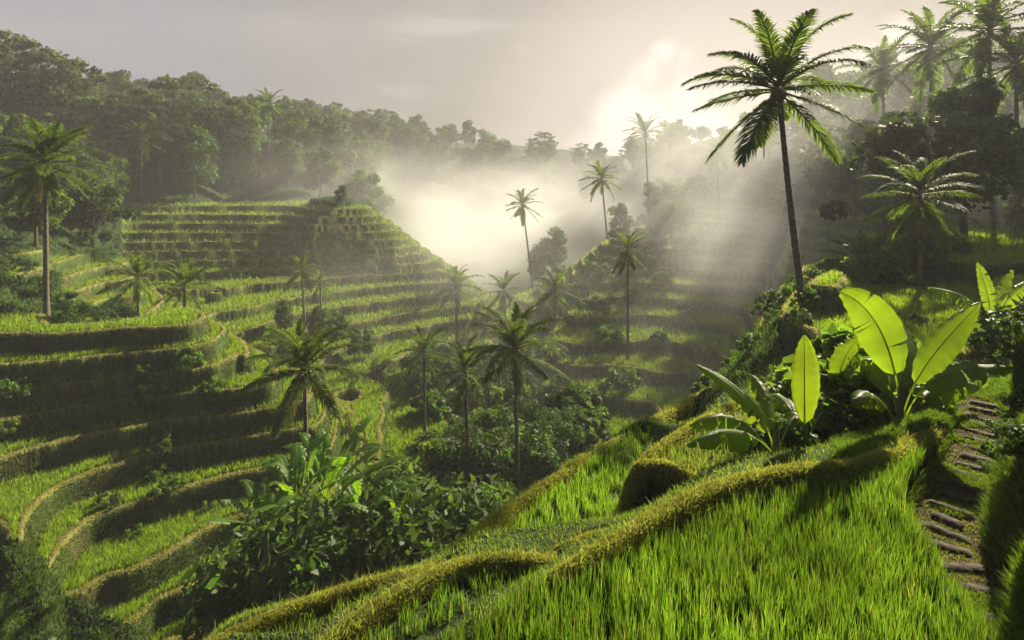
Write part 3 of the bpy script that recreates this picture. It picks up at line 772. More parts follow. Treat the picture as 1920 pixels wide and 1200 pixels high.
def tree_protos(name, seed, H, Rc, shape, nclump, per, leaf, cols, mat=None, trunk_r=.2, aspect=1.6):
    """returns (trunk mesh, crown mesh) of a broadleaf tree standing at the origin"""
    r = np.random.default_rng(seed)
    if shape == 'round':
        d = r.normal(size=(nclump, 3)); d /= np.linalg.norm(d, axis=1, keepdims=True); q = r.uniform(.35, 1, (nclump, 1)) ** .6
        c = d * q * np.array([Rc, Rc, H * .36]) * (1 + .28 * r.normal(size=(nclump, 1))) + np.array([0, 0, H * .60]); rad = Rc * r.uniform(.22, .52, nclump); fl = .75
    elif shape == 'umbrella':
        a = r.uniform(0, 6.28, nclump); q = np.sqrt(r.uniform(.02, 1, nclump)); lay = r.integers(0, 3, nclump)
        rr_ = q * Rc * (1 - .16 * lay * 0)
        c = np.c_[np.cos(a) * rr_, np.sin(a) * rr_, H * (.93 - .28 * q ** 2 - .13 * lay) + r.normal(size=nclump) * .25]; rad = Rc * r.uniform(.13, .24, nclump); fl = .38
    elif shape == 'tall':
        q = r.uniform(0, 1, nclump); a = r.uniform(0, 6.28, nclump); w_ = Rc * np.sin(np.pi * (q * .8 + .16)) ** .6 * r.uniform(.4, 1.1, nclump)
        c = np.c_[np.cos(a) * w_, np.sin(a) * w_, H * (.28 + .70 * q)]; rad = Rc * r.uniform(.25, .6, nclump); fl = .8
    else:  # shrub
        a = r.uniform(0, 6.28, nclump); q = np.sqrt(r.uniform(0, 1, nclump)); hgt = np.sqrt(np.clip(1 - q ** 2, 0, 1)) * r.uniform(.25, 1, nclump)
        c = np.c_[np.cos(a) * q * Rc, np.sin(a) * q * Rc, H * (.08 + .85 * hgt)]; rad = Rc * r.uniform(.16, .30, nclump); fl = .9
    lv, lf, lc = leaf_cloud(c, rad, per, leaf, r, cols=cols, flat=fl, aspect=aspect, up=.5 if shape != 'umbrella' else .75)
    crown = np_mesh('crown', lv, lf, mat or M_TREE, lc)
    parts = []
    h0 = H * {'round': .35, 'umbrella': .5, 'tall': .55, 'shrub': .08}[shape]
    if shape == 'shrub':
        for i in range(7):
            k = c[r.integers(nclump)]; parts.append((*tube(bez([(r.normal() * .05, r.normal() * .05, -.2), k * np.array([.3, .3, .5]), k], 6), np.linspace(.035, .01, 6) * (H / 1.5), 4), 1))
    else:
        p = bez([(0, 0, -.5), (r.normal() * .3, r.normal() * .3, h0 * .6), (r.normal() * .2, r.normal() * .2, h0)], 8)
        parts.append((*tube(p, np.linspace(trunk_r * 1.25, trunk_r * .75, 8), 7), 1)); e = p[-1]
        order = np.argsort(-np.linalg.norm(c, axis=1))[:max(8, nclump // 3)]
        for i in order:
            k = c[i]; mid_ = (e + k) / 2 + np.array([0, 0, -.08 * H * r.uniform(-.5, 1)])
            parts.append((*tube(bez([e - [0, 0, r.uniform(0, .2) * H], mid_, k], 6), np.linspace(trunk_r * .42, .03, 6), 4), 1))
    tv_, tf_, _ = merge(parts)
    return np_mesh('trunk', tv_, tf_, M_TBARK, None, True), crown
TREES = {
    'round': [tree_protos('t', 11 + i, 10, 4.2, 'round', 34, 150, .31, c_) for i, c_ in enumerate([(.038, .065, .016), (.045, .080, .018), (.032, .052, .018)])],
    'tall': [tree_protos('t', 21 + i, 11, 2.9, 'tall', 30, 155, .29, c_) for i, c_ in enumerate([(.040, .072, .018), (.052, .085, .018)])],
    'umbrella': [tree_protos('t', 31 + i, 12, 6.2, 'umbrella', 60, 70, .26, c_) for i, c_ in enumerate([(.028, .042, .018), (.032, .048, .02)])],
}
SHRUBS = [tree_protos('s', 41 + i, 1.5, 1.1, 'shrub', 26, 90, l_ * .8, c_, M_SHRUB) for i, (l_, c_) in enumerate([(.11, (.045, .09, .015)), (.15, (.055, .105, .016)), (.085, (.035, .07, .015)), (.12, (.07, .12, .02)), (.17, (.085, .14, .02))])]
BUSHES = [tree_protos('b', 51 + i, 5.0, 2.5, 'round', 44, 230, .115, c_, M_SHRUB, trunk_r=.07, aspect=2.6) for i, c_ in enumerate([(.045, .085, .015), (.055, .10, .018), (.038, .07, .014)])]
for _t, _c in BUSHES:
    for _m in (_t, _c): _m.transform(Matrix.Translation((0, 0, -.8)))
def plant(name, protos, x, y, s, label, cat, group=None, rot=None, sink=.05, sz=None, r=random, z=None):
    t, c = protos
    root = link(bpy.data.objects.new(name, None))
    root.location = (x, y, (float(gz(x, y)) - sink) if z is None else z)
    root.rotation_euler = (0, 0, r.uniform(0, 6.28) if rot is None else rot)
    root.scale = (s, s, sz or s)
    tag(root, label, cat, group)
    mesh_obj('stem' if name == 'shrub' else 'trunk', t, root); mesh_obj('foliage' if name == 'shrub' else 'crown', c, root)
    return root

def banana_leaf(curve, width, parent, seed=0, fold=.25, side_ref=(0, 0, 1), roll=0.0, tears=3, droop=.25, name='leaf', origin=(0, 0, 0), pet=.14, col=(.115, .18, .018)):
    """one leaf: midrib along a bezier curve, lamina in strips between tears"""
    r = np.random.default_rng(seed); n = 41
    p = bez([np.array(q, float) - np.array(origin) for q in curve], n); t = np.linspace(0, 1, n)
    T_ = np.gradient(p, axis=0); T_ /= np.linalg.norm(T_, axis=1, keepdims=True)
    ref = np.array([side_ref], float)
    Sd = np.cross(T_, np.repeat(ref, n, 0)); Sd /= np.linalg.norm(Sd, axis=1, keepdims=True) + 1e-9
    Nn = np.cross(Sd, T_)
    cr_, sr_ = math.cos(roll), math.sin(roll)
    Sd, Nn = Sd * cr_ + Nn * sr_, Nn * cr_ - Sd * sr_
    q = np.clip((t - pet) / (1 - pet), 0, 1)
    wd = width * .5 * np.where(q > 0, np.clip(np.sin(np.pi * np.clip(q, 0, 1) ** .80), 0, 1) ** .66, 0)
    parts = []; uvs = []
    m = 6
    for side in (-1, 1):
        cuts = sorted(set([int(pet * n)] + list(r.integers(int(pet * n) + 4, n - 2, tears)) + [n - 1]))
        for a, b in zip(cuts[:-1], cuts[1:]):
            if b <= a: continue
            idx_ = np.arange(a, b + 1); kk = len(idx_)
            off = r.uniform(-.5, .5) * droop; gap = r.uniform(.2, .7) if tears else 0
            v = np.zeros((kk, m + 1, 3)); uv = np.zeros((kk, m + 1, 3))
            for j in range(m + 1):
                s = j / m; cv_ = fold * s - (droop + off) * s ** 2
                ruff = .03 * width * np.sin(idx_ * 1.9 + side) * s ** 2 + .02 * width * r.uniform(-1, 1) * s
                sh = np.zeros(kk); 
                if kk > 3 and tears: sh[0] = gap * .035 * s; sh[-1] = -gap * .035 * s
                Lg = np.linalg.norm(p[-1] - p[0])
                # lamina veins sweep slightly forward
                v[:, j] = p[idx_] + Sd[idx_] * (side * s * wd[idx_])[:, None] + Nn[idx_] * (cv_ * wd[idx_] + ruff)[:, None] + T_[idx_] * (sh * Lg + .10 * s * wd[idx_])[:, None] + np.array([[0, 0, -1]]) * (max(0, droop + off) * .5 * s ** 2 * wd[idx_])[:, None]
                uv[:, j, 0] = t[idx_]; uv[:, j, 1] = s
            f = np.array([(i * (m + 1) + j, i * (m + 1) + j + 1, (i + 1) * (m + 1) + j + 1, (i + 1) * (m + 1) + j) for i in range(kk - 1) for j in range(m)])
            parts.append((v.reshape(-1, 3), f, col)); uvs.append(uv.reshape(-1, 3))
    v, f, c = merge(parts)
    me = np_mesh(name, v, f, M_BANANA, c, True)
    at = me.attributes.new('leafuv', 'FLOAT_VECTOR', 'POINT'); at.data.foreach_set('vector', np.concatenate(uvs).astype(np.float32).ravel())
    o = mesh_obj(name, me, parent)
    rv, rf = tube(p - Nn * .004, (np.linspace(.016, .003, n)) * (width / .6) ** .5, 6)
    mesh_obj('midrib', np_mesh('midrib', rv, rf, M_RIB, None, True), o)
    return o
def pseudostem(parent, h, r0, top=(0, 0)):
    n = 9; p = bez([(0, 0, -.15), (top[0] * .3, top[1] * .3, h * .5), (top[0], top[1], h)], n)
    v, f = tube(p, np.linspace(r0, r0 * .55, n), 10)
    return mesh_obj('stem', np_mesh('stem', v, f, M_STEM, None, True), parent)
# ------------------------------------------------------------------ palms
palm((1460, 166), 22, 4.0, 'tallest palm, close on the right, with a leaning bare trunk rising above the mound', base_px=1506, nf=27, lod='near', r0=.15, lean=-.10, seed=3, nuts=9, dead=1, els=[82, 68, 54, 40, 26, 26, 10, -6, -22, -38])
palm((85, 305), 35, 3.6, 'tall slender palm at the far left edge in front of the forest', base_px=87, nf=30, lod='near', r0=.17, seed=5, dead=2, upright=.3)
palm((258, 520), 45, 3.0, 'small young palm on the left terraces, left one of a pair', base_px=260, nf=20, r0=.13, seed=6, upright=.5)
palm((346, 538), 42, 2.8, 'small young palm on the left terraces, right one of a pair', base_px=346, nf=20, r0=.13, seed=9, upright=.5)
palm((571, 692), 25, 3.1, 'broad green palm standing behind the banana clump on the lower left terraces', base_px=578, nf=24, lod='near', r0=.14, seed=12, dead=1, nuts=5, els=[82, 68, 54, 40, 26, 10, -6, -22])
palm((965, 655), 32, 3.5, 'largest palm in the middle of the valley with a long straight trunk', base_px=972, nf=26, lod='near', r0=.15, seed=14, nuts=5, els=[82, 68, 54, 54, 40, 26, 10, -6, -22])
palm((872, 695), 33, 2.6, 'palm with a curved trunk left of and overlapping the largest valley palm', base_px=880, nf=18, r0=.15, seed=15, upright=.3)
palm((795, 660), 40, 2.6, 'narrow yellowish palm among bushes on the valley side', base_px=797, nf=15, r0=.13, seed=16, upright=.5)
palm((855, 535), 60, 3.4, 'misty palm in mid valley, first of three in a row', base_px=857, nf=20, r0=.17, seed=17)
palm((945, 545), 66, 3.4, 'misty palm directly behind the largest valley palm', base_px=950, nf=20, r0=.17, seed=18)
palm((1040, 545), 62, 3.6, 'misty palm right of the largest valley palm with yellowing fronds', base_px=1040, nf=20, r0=.17, seed=19, dead=2)
palm((980, 385), 85, 3.5, 'pale palm with a thin trunk leaning left in the bright mist', base_px=1000, nf=22, r0=.19, seed=20)
palm((1128, 335), 90, 4.0, 'pale palm near the glow with drooping fronds', base_px=1140, nf=22, r0=.20, seed=21)
palm((1210, 250), 84, 4.0, 'very tall thin palm nearest the bright glow', base_px=1219, nf=20, r0=.17, seed=22, els=[82, 68, 54, 40, 26, 10, -6])
palm((1177, 470), 52, 2.7, 'dark palm with a long bare trunk on the right valley slope', base_px=1177, nf=22, r0=.14, seed=23)
palm((505, 195), 115, 4.2, 'lone palm standing above the forest ridge on the left', base_px=503, nf=22, r0=.22, seed=24)
palm((1725, 365), 26, 2.85, 'palm on the right bank with yellow lit lower fronds', base_px=1728, nf=24, lod='near', r0=.13, seed=25, dead=1, upright=.1)
palm((566, 505), 58, 2.6, 'small palm standing in the leafy grove on the left terraces', base_px=572, nf=16, r0=.15, seed=26, upright=.4)
palm((600, 530), 57, 2.6, 'short palm in the leafy grove just right of its taller neighbour', base_px=604, nf=16, r0=.15, seed=27)
palm((1745, 88), 56, 5.8, 'backlit palm on the right ridge, between two others', base_px=1748, nf=24, r0=.2, seed=28)
palm((1655, 130), 62, 5.2, 'backlit palm on the right ridge, leftmost and lowest of three', base_px=1660, nf=22, r0=.2, seed=29)
palm((1855, 55), 48, 5.8, 'dark palm highest on the right ridge near the photo edge', base_px=1858, nf=26, r0=.2, seed=30)
palm((1345, 285), 85, 4.2, 'hazy palm behind the drooping fronds of the tallest palm', base_px=1348, nf=22, r0=.2, seed=31)
palm((1905, 120), 44, 5.0, 'dark palm at the right photo edge below the highest ridge palm', base_px=1908, nf=24, r0=.2, seed=35)
# low stemless palm right of the tallest trunk
palm((1625, 500), 30, 2.6, 'short bushy palm with spiky fronds beside the right bank palm', base_px=1625, nf=24, lod='near', r0=.16, seed=32, els=[82, 68, 54, 40, 26, 10])
palm((1690, 505), 29, 2.2, 'short palm with yellow lit fronds just behind the right bank palm', base_px=1690, nf=18, lod='near', r0=.15, seed=33, els=[68, 54, 40, 26, 10])
# fronds between the forest trees on the left
for i, (px_, py_, Y_, L_) in enumerate([(300, 240, 100, 'dull palm inside the forest above the top left terrace'), (265, 262, 96, 'dull palm crown in the forest left of its neighbour'), (620, 250, 140, 'hazy palm crown in the forest right of the lone ridge palm')]):
    palm((px_, py_), Y_, 4.2, L_, nf=20, r0=.2, seed=60 + i)

# ------------------------------------------------------------------ banana plants
def banana(base_px, base_py, Y, label, leaves, stem_h, stem_r, seed=0, top=(0, 0), z=None):
    x, y, zz = P(base_px, base_py, Y)
    zz = float(gz(x, y)) if z is None else z
    root = link(bpy.data.objects.new('banana_plant', None)); root.location = (x, y, zz)
    tag(root, label, 'banana plant')
    pseudostem(root, stem_h, stem_r, top)
    for i, (pts, w, kw) in enumerate(leaves):
        banana_leaf([P(a, b, Y + c) for a, b, c in pts], w, root, seed=seed + i, origin=(x, y, zz), **kw)
    return root
banana(1688, 800, 7.4, 'banana plant with a huge upright leaf and a long leaf arching right over the steps', [
    ([(1688, 800, 0), (1690, 700, 0), (1655, 570, .1), (1572, 546, -.1)], .60, dict(side_ref=(0, -1, 0), roll=.10, fold=.18, droop=.14, tears=2, pet=.30)),
    ([(1690, 800, 0), (1705, 700, .1), (1770, 640, .3), (1838, 566, .5)], .42, dict(side_ref=(.6, -.5, .8), fold=.3, droop=.45, tears=0, pet=.30)),
    ([(1692, 800, 0), (1720, 700, -.1), (1800, 675, -.2), (1908, 690, -.3)], .34, dict(side_ref=(0, -.25, 1), fold=.2, droop=.7, tears=5, pet=.30)),
    ([(1686, 800, 0), (1670, 690, .3), (1640, 640, .5), (1595, 700, .6)], .36, dict(side_ref=(0, -.5, 1), fold=.2, droop=.7, tears=4, pet=.2)),
    ([(1687, 800, 0), (1680, 700, .5), (1700, 620, .9), (1690, 600, 1.4)], .55, dict(side_ref=(0, -1, .2), fold=.2, droop=.2, tears=1, pet=.25)),
    ([(1686, 800, 0), (1650, 740, -.1), (1630, 720, -.2), (1600, 760, -.3)], .34, dict(side_ref=(0, -.5, 1), fold=.2, droop=.8, tears=5, pet=.25)),
    ([(1690, 800, 0), (1730, 730, .3), (1780, 700, .5), (1840, 725, .6)], .36, dict(side_ref=(0, -.5, 1), fold=.2, droop=.7, tears=4, pet=.2)),
], .5, .055, 1)
banana(1510, 850, 7.1, 'slim banana plant with a single rounded upright leaf, lit yellow green', [
    ([(1510, 845, 0), (1508, 760, 0), (1510, 680, 0), (1508, 628, .05)], .38, dict(side_ref=(0, -1, 0), roll=.05, fold=.12, droop=.05, tears=0, pet=.2)),
    ([(1510, 845, 0), (1530, 770, .3), (1560, 740, .5), (1600, 770, .7)], .36, dict(side_ref=(0, -.5, 1), fold=.2, droop=.7, tears=4, pet=.2)),
    ([(1510, 845, 0), (1500, 770, .3), (1470, 730, .5), (1440, 740, .8)], .32, dict(side_ref=(0, -.5, 1), fold=.2, droop=.7, tears=4, pet=.2)),
], .3, .035, 20)
banana(1455, 860, 6.9, 'banana plant with a long leaf arching left and low torn leaves over the knoll', [
    ([(1455, 850, 0), (1440, 790, 0), (1390, 715, .1), (1302, 682, .1)], .30, dict(side_ref=(-.2, -.5, 1), fold=.3, droop=.6, tears=3, pet=.2)),
    ([(1450, 850, 0), (1410, 800, -.1), (1350, 790, -.2), (1285, 838, -.3)], .30, dict(side_ref=(0, -.3, 1), fold=.2, droop=.8, tears=5, pet=.2)),
    ([(1450, 852, 0), (1400, 780, .3), (1350, 760, .4), (1290, 800, .4)], .30, dict(side_ref=(0, -.3, 1), fold=.2, droop=.8, tears=5, pet=.2)),
    ([(1456, 850, 0), (1480, 790, .3), (1500, 750, .4), (1530, 790, .4)], .34, dict(side_ref=(0, -.3, 1), fold=.2, droop=.8, tears=4, pet=.2)),
    ([(1452, 850, 0), (1430, 780, .4), (1440, 720, .6), (1400, 700, .8)], .30, dict(side_ref=(0, -.6, .6), fold=.2, droop=.6, tears=4, pet=.2)),
], .35, .055, 30)
banana(1570, 815, 8.2, 'dark banana plant half hidden by shrubs between the two brightest leaves', [
    ([(1570, 800, 0), (1560, 700, 0), (1590, 650, 0), (1615, 632, 0)], .42, dict(side_ref=(.5, -.6, .6), fold=.2, droop=.6, tears=3, pet=.2)),
    ([(1570, 800, 0), (1575, 720, .2), (1600, 690, .3), (1650, 720, .3)], .34, dict(side_ref=(0, -.3, 1), fold=.2, droop=.9, tears=5, pet=.2)),
    ([(1570, 800, 0), (1550, 700, .2), (1530, 670, .3), (1500, 690, .3)], .34, dict(side_ref=(0, -.3, 1), fold=.2, droop=.9, tears=5, pet=.2)),
    ([(1570, 800, 0), (1580, 740, .2), (1630, 650, .6), (1660, 640, .8)], .34, dict(side_ref=(0, -.6, .5), fold=.2, droop=.4, tears=3, pet=.2)),
], .5, .06, 50)
banana(1860, 660, 14, 'banana plant with ragged yellow leaves standing behind on the right bank', [
    ([(1860, 640, 0), (1862, 580, 0), (1850, 530, 0), (1832, 492, 0)], .42, dict(side_ref=(0, -1, .1), fold=.2, droop=.2, tears=6, pet=.25)),
    ([(1860, 640, 0), (1850, 560, 0), (1800, 545, 0), (1738, 538, 0)], .36, dict(side_ref=(0, -.3, 1), fold=.2, droop=.8, tears=8, pet=.2)),
    ([(1860, 640, 0), (1870, 570, 0), (1900, 540, 0), (1945, 520, 0)], .36, dict(side_ref=(0, -.5, .8), fold=.2, droop=.6, tears=8, pet=.2)),
    ([(1860, 640, 0), (1845, 580, .2), (1810, 580, .2), (1765, 610, .2)], .36, dict(side_ref=(0, -.3, 1), fold=.2, droop=.8, tears=8, pet=.2)),
    ([(1860, 640, 0), (1875, 590, -.2), (1910, 575, -.3), (1950, 600, -.3)], .36, dict(side_ref=(0, -.3, 1), fold=.2, droop=.8, tears=8, pet=.2)),
    ([(1860, 640, 0), (1866, 580, .5), (1880, 540, .8), (1900, 505, 1)], .36, dict(side_ref=(0, -.8, .5), fold=.2, droop=.4, tears=8, pet=.2)),
], 1.3, .10, 60)
def free_banana(px_, py_, Y_, label, n=8, L=2.2, stem=2.2, seed=0, w=.6):
    """crown at the given point, stem down to the ground"""
    r = random.Random(seed); x, y, zt = P(px_, py_, Y_); zg = float(gz(x, y))
    root = link(bpy.data.objects.new('banana_plant', None)); root.location = (x, y, zg); tag(root, label, 'banana plant')
    h = zt - zg; pseudostem(root, h, .12)
    for i in range(n):
        a = i * 2.4 + r.uniform(-.3, .3); el = math.radians(r.choice([84, 76, 66, 55, 42])); l = L * r.uniform(.75, 1.1)
        d = Vector((math.cos(a) * math.cos(el), math.sin(a) * math.cos(el), math.sin(el))); o = Vector((0, 0, h - .1)); f = Vector((math.cos(a), math.sin(a), 0))
        c_ = [o, o + d * l * .5, o + d * l * .9 + f * l * .08, o + d * l * .85 + f * l * .42 - Vector((0, 0, l * r.uniform(-.1, .3)))]
        banana_leaf(c_, w, root, seed=seed * 10 + i, fold=.3, droop=.3, tears=r.choice([5, 9, 13]), pet=.2, side_ref=(0.01, 0, 1), col=(.09, .18, .018))
free_banana(612, 935, 19.5, 'tall banana plant with the brightest upright leaves of the left clump', 11, 3.0, 3, 71, .55)
free_banana(555, 950, 19.0, 'banana plant with drooping dark leaves on the left side of the clump', 10, 2.6, 3, 72, .48)
free_banana(675, 960, 20.5, 'banana plant with lit leaves on the right side of the left clump', 10, 2.4, 3, 73, .45)
free_banana(745, 985, 19.5, 'low banana plant with glossy leaves between the clump and the lowest bund', 9, 2.0, 2, 74, .4)
free_banana(500, 990, 18.0, 'shaded banana plant in the dark gully below the left clump', 8, 1.9, 2, 75, .4)

# ------------------------------------------------------------------ shrubs
R2 = random.Random(4)
def zone(x, y, cols, rows=()):
    px_ = 960 + 1000 * x / y; py_ = HZ - 1000 * float(gz(x, y)) / y
    a = next((t for lim, t in cols if px_ < lim), cols[-1][1]); b = next((t for lim, t in rows if py_ < lim), rows[-1][1]) if rows else ''
    return (b + ' ' + a).strip()
LC = [(60, 'left of the far left palm'), (150, 'behind the far left palm'), (300, 'above the left of two small terrace palms'), (420, 'above the right of two small terrace palms'), (480, 'just left of the lone ridge palm'), (560, 'behind the lone ridge palm'), (9999, 'right of the lone ridge palm')]
LR = [(250, 'high up'), (330, 'halfway up'), (9999, 'low down')]
RC = [(1400, 'left of the tallest palm'), (1490, 'behind the tallest palm'), (1620, 'right of the tallest palm'), (1790, 'behind the right bank palm'), (9999, 'by the right photo edge')]
DC = [(640, 'at the left end'), (720, 'above the hazy hill shoulder'), (800, 'above the right hill shoulder'), (880, 'left of centre'), (960, 'left of the leaning misty palm'), (1080, 'behind the leaning misty palm'), (1180, 'behind the two glowing palms'), (9999, 'right of the thin tall palm')]
DR = [(265, 'on the very crest'), (285, 'just under the crest'), (305, 'halfway down'), (9999, 'low by the mist')]
VC = [(850, 'left of the curved palm'), (930, 'by the curved palm'), (1000, 'by the largest palm'), (9999, 'right of the largest palm')]
GC = [(120, 'at the photo corner'), (330, 'below the lowest terrace'), (520, 'left of the banana clump'), (9999, 'under the banana clump')]
def shrub(x, y, s, label, k=None, group=None, sz=None): return plant('shrub', SHRUBS[R2.randrange(4) if k is None else k], x, y, s, label, 'shrub', group, r=R2, sz=sz)
# around the foreground bananas
g = 'leafy shrubs at the feet of the foreground banana plants'
for px_, py_, Y_, s_, k_ in [(1600, 830, 8.0, .62, 1), (1650, 815, 7.9, .55, 3), (1550, 845, 7.6, .5, 1), (1625, 790, 8.8, .85, 3), (1570, 800, 8.9, .8, 1), (1480, 850, 7.4, .4, 3), (1430, 850, 7.4, .36, 2), (1715, 790, 8.2, .42, 1), (1660, 770, 8.8, .75, 0), (1530, 830, 8.2, .6, 0), (1750, 760, 9, .38, 3), (1560, 800, 8.4, .75, 4), (1600, 790, 8.6, .85, 4), (1640, 800, 8.2, .7, 4), (1580, 780, 9.2, 1.0, 4), (1630, 770, 9.3, 1.0, 4), (1520, 820, 8.3, .6, 4), (1500, 800, 8.9, .6, 4), (1665, 790, 8.4, .7, 4)]:
    x, y, _ = P(px_, py_, Y_); shrub(x, y, s_, ('low ' if s_ < .5 else 'bushy ') + ('near' if Y_ < 8.25 else 'rear') + ' shrub ' + zone(x, y, [(1470, 'left of the slim upright banana'), (1530, 'at the slim upright banana'), (1590, 'just right of the slim upright banana'), (1635, 'midway between the bright bananas'), (1670, 'just left of the huge leaved banana'), (9999, 'right of the huge leaved banana')]), k_, g)
def scatter_pts(n, ok, mind, seed, box, tries=20000):
    r = random.Random(seed); pts = []
    for _ in range(tries):
        if len(pts) >= n: break
        u = r.uniform(box[0], box[1]); y = math.exp(r.uniform(math.log(box[2]), math.log(box[3]))); x = u * y
        if not ok(x, y): continue
        md = mind(y)
        if all((x - a) ** 2 + (y - b) ** 2 > md * md for a, b in pts): pts.append((x, y))
    return pts
for px_, py_, s_ in [(1915, 730, .26), (1905, 770, .2), (1915, 840, .24), (1890, 880, .2), (1870, 940, .16), (1905, 960, .24), (1890, 1010, .2), (1915, 1060, .24)]:
    Y_ = 7.4 - (py_ - 730) / 330 * 2.6; x = (px_ - 960) / 1000 * Y_
    shrub(x, Y_, s_, 'small leafy weed on the right bank ' + ('at the top of the dark mound' if py_ < 760 else 'on the face of the dark mound' if py_ < 800 else 'beside the upper steps' if py_ < 860 else 'above the middle steps' if py_ < 910 else 'touching the middle steps' if py_ < 950 else 'up the slope from the middle steps' if py_ < 1000 else 'beside the lower steps' if py_ < 1040 else 'nearest the bottom corner'), 2, 'weeds on the bank right of the steps')
# dark gully below the left terraces
pts = scatter_pts(46, lambda x, y: gz(x, y) < -12 and ((x / y > -.62 and y < 19.5) or y < 16.5), lambda y: 1.3, 2, (-.95, -.16, 11.5, 24))
for x, y in pts: shrub(x, y, R2.uniform(1.0, 1.9), 'dark leafy bush in the shaded gully ' + zone(x, y, GC), None, 'dark bushes in the shaded gully')
BL = {560: 'behind the drooping banana plant', 640: 'directly behind the brightest banana leaves', 720: 'behind the low glossy banana', 790: 'at the right end towards the valley palms', 520: 'left of the drooping banana plant', 600: 'in front of the brightest banana stems', 680: 'in front of the lit right banana', 760: 'just above the lowest bund', 830: 'nearest the lit lower paddy', 470: 'beside the shaded gully banana', 420: 'leftmost, against the lowest terrace'}
for px_, Y_, s_ in [(560, 20.5, 3.2), (640, 21.5, 3.3), (720, 21, 3.0), (790, 20, 2.8), (520, 18.5, 2.4), (600, 18.2, 2.6), (680, 18.5, 2.5), (760, 17.5, 2.2), (830, 19, 2.5), (470, 17.5, 1.9), (420, 17, 1.7)]:
    plant('bush', BUSHES[R2.randrange(3)], (px_ - 960) / 1000 * Y_, Y_, s_ * .42, 'large leafy bush of the left thicket, ' + BL[px_], 'bush', 'large bushes around the left banana clump', r=R2, sz=s_ * .50)
# valley bottom: bushes under the central palms
pts = scatter_pts(30, lambda x, y: gz(x, y) < -17.8, lambda y: 1.8 + y * .012, 5, (-.16, .13, 24, 60))
for x, y in pts: shrub(x, y, R2.uniform(1.1, 2.1) * (1 + (y - 24) * .008), 'green valley bottom bush ' + zone(x, y, VC), None, 'bushes in the valley bottom')
for px_, Y_, s_ in [(900, 33.5, 2.5), (950, 35, 2.6), (1000, 35, 2.5), (860, 35, 2.1), (1030, 38, 2.4), (930, 37, 2.7)]:
    plant('bush', BUSHES[R2.randrange(3)], (px_ - 960) / 1000 * Y_, Y_, s_ * .36, 'rounded thicket bush ' + {900: 'right of the curved palm trunk', 950: 'touching the left side of the largest palm trunk', 1000: 'right of the largest palm trunk', 860: 'left of the curved palm trunk', 1030: 'rightmost, by the misty slope', 930: 'behind the other thicket bushes'}[px_], 'bush', 'thicket around the largest valley palm', r=R2)
# grove on the left terraces
for px_, py_, Y_, s_ in [(535, 560, 57, .33), (600, 570, 57, .38), (630, 580, 56, .33), (665, 600, 55, .3), (690, 610, 56, .27)]:
    x = (px_ - 960) / 1000 * Y_; plant('tree', TREES['tall'][R2.randrange(2)], x, Y_, s_, 'slender leafy tree in the grove on the left terraces', 'tree', 'trees of the grove on the left terraces', r=R2)
pts = scatter_pts(26, lambda x, y: -14 < gz(x, y) < -9, lambda y: 2.2, 9, (-.45, -.18, 40, 62))
for x, y in pts: shrub(x, y, R2.uniform(.6, 1.2), 'small bush growing on the middle terraces of the left hillside', None, 'small bushes on the middle left terraces')
pts = scatter_pts(24, lambda x, y: True, lambda y: 1.4, 12, (-1.0, -.66, 33.5, 48))
for x, y in pts: shrub(x, y, R2.uniform(.6, 1.2), 'weedy bush on the rough bank behind the left edge palm', 2, 'weedy bushes on the rough left bank')
for px_, py_, Y_, s_ in [(285, 700, 29.6, .45), (300, 770, 28, .4), (290, 815, 27.3, .42), (270, 690, 30, .3), (320, 885, 26.2, .38), (390, 860, 26.4, .3), (20, 700, 27.5, .5), (15, 780, 26.6, .4), (250, 975, 24.5, .3), (200, 940, 25.0, .35), (360, 645, 31, .5), (400, 690, 30.5, .4)]:
    x = (px_ - 960) / 1000 * Y_; shrub(x, Y_, s_ * 1.5, 'lit weed bush on a terrace wall, ' + {285: 'under the near plateau tip', 300: 'between the two palm bases and the clump', 290: 'halfway down the dark walls', 270: 'touching the top dark wall', 320: 'on the lower walls left of centre', 390: 'on the lower walls towards the clump', 20: 'at the left photo edge, upper', 15: 'at the left photo edge, lower', 250: 'above the lowest paddy', 200: 'at the inner bend of the lowest bund', 360: 'at the plateau tip itself', 400: 'right of the plateau tip'}[px_], 3, 'weed bushes on the left terrace walls')
# right slope and mound
pts = scatter_pts(16, lambda x, y: -15 < gz(x, y) < -5, lambda y: 1.5, 14, (.33, .56, 15, 34))
for x, y in pts: shrub(x, y, R2.uniform(.3, .6), 'low bush on the steep edge of the right mound', 0, 'low bushes on the edge of the right mound')
for px_, Y_, s_ in [(1480, 26, .9), (1530, 27, .8), (1580, 29, 1.1), (1610, 28, 1.2), (1660, 27.5, 1.2), (1700, 28.5, 1.1), (1740, 29, 1.2), (1780, 31, .9), (1720, 20, .35), (1640, 16, .4), (1660, 12, .35), (1900, 13, .9), (1960, 12, 1), (1830, 15, .6), (1890, 16, .8), (1920, 19, .9)]:
    shrub((px_ - 960) / 1000 * Y_, Y_, s_, ('small' if s_ < .85 else 'large') + ' right bank bush ' + ('far ' if Y_ > 24 else 'near ') + zone((px_ - 960) / 1000 * Y_, Y_, [(1500, 'left of the tallest palm trunk'), (1560, 'right of the tallest palm trunk'), (1600, 'left of the short spiky palm'), (1645, 'under the short spiky palm'), (1680, 'left of the yellow lit short palm'), (1712, 'left of the right bank palm trunk'), (1760, 'at the right bank palm trunk'), (1850, 'right of the right bank palm'), (1895, 'left of the ragged banana'), (1930, 'behind the ragged banana'), (9999, 'by the right photo edge')]), None, 'bushes on the right bank')
pts = scatter_pts(20, lambda x, y: gz(x, y) > -19 and gz(x, y) < -8, lambda y: 2.4, 21, (.02, .34, 45, 100))
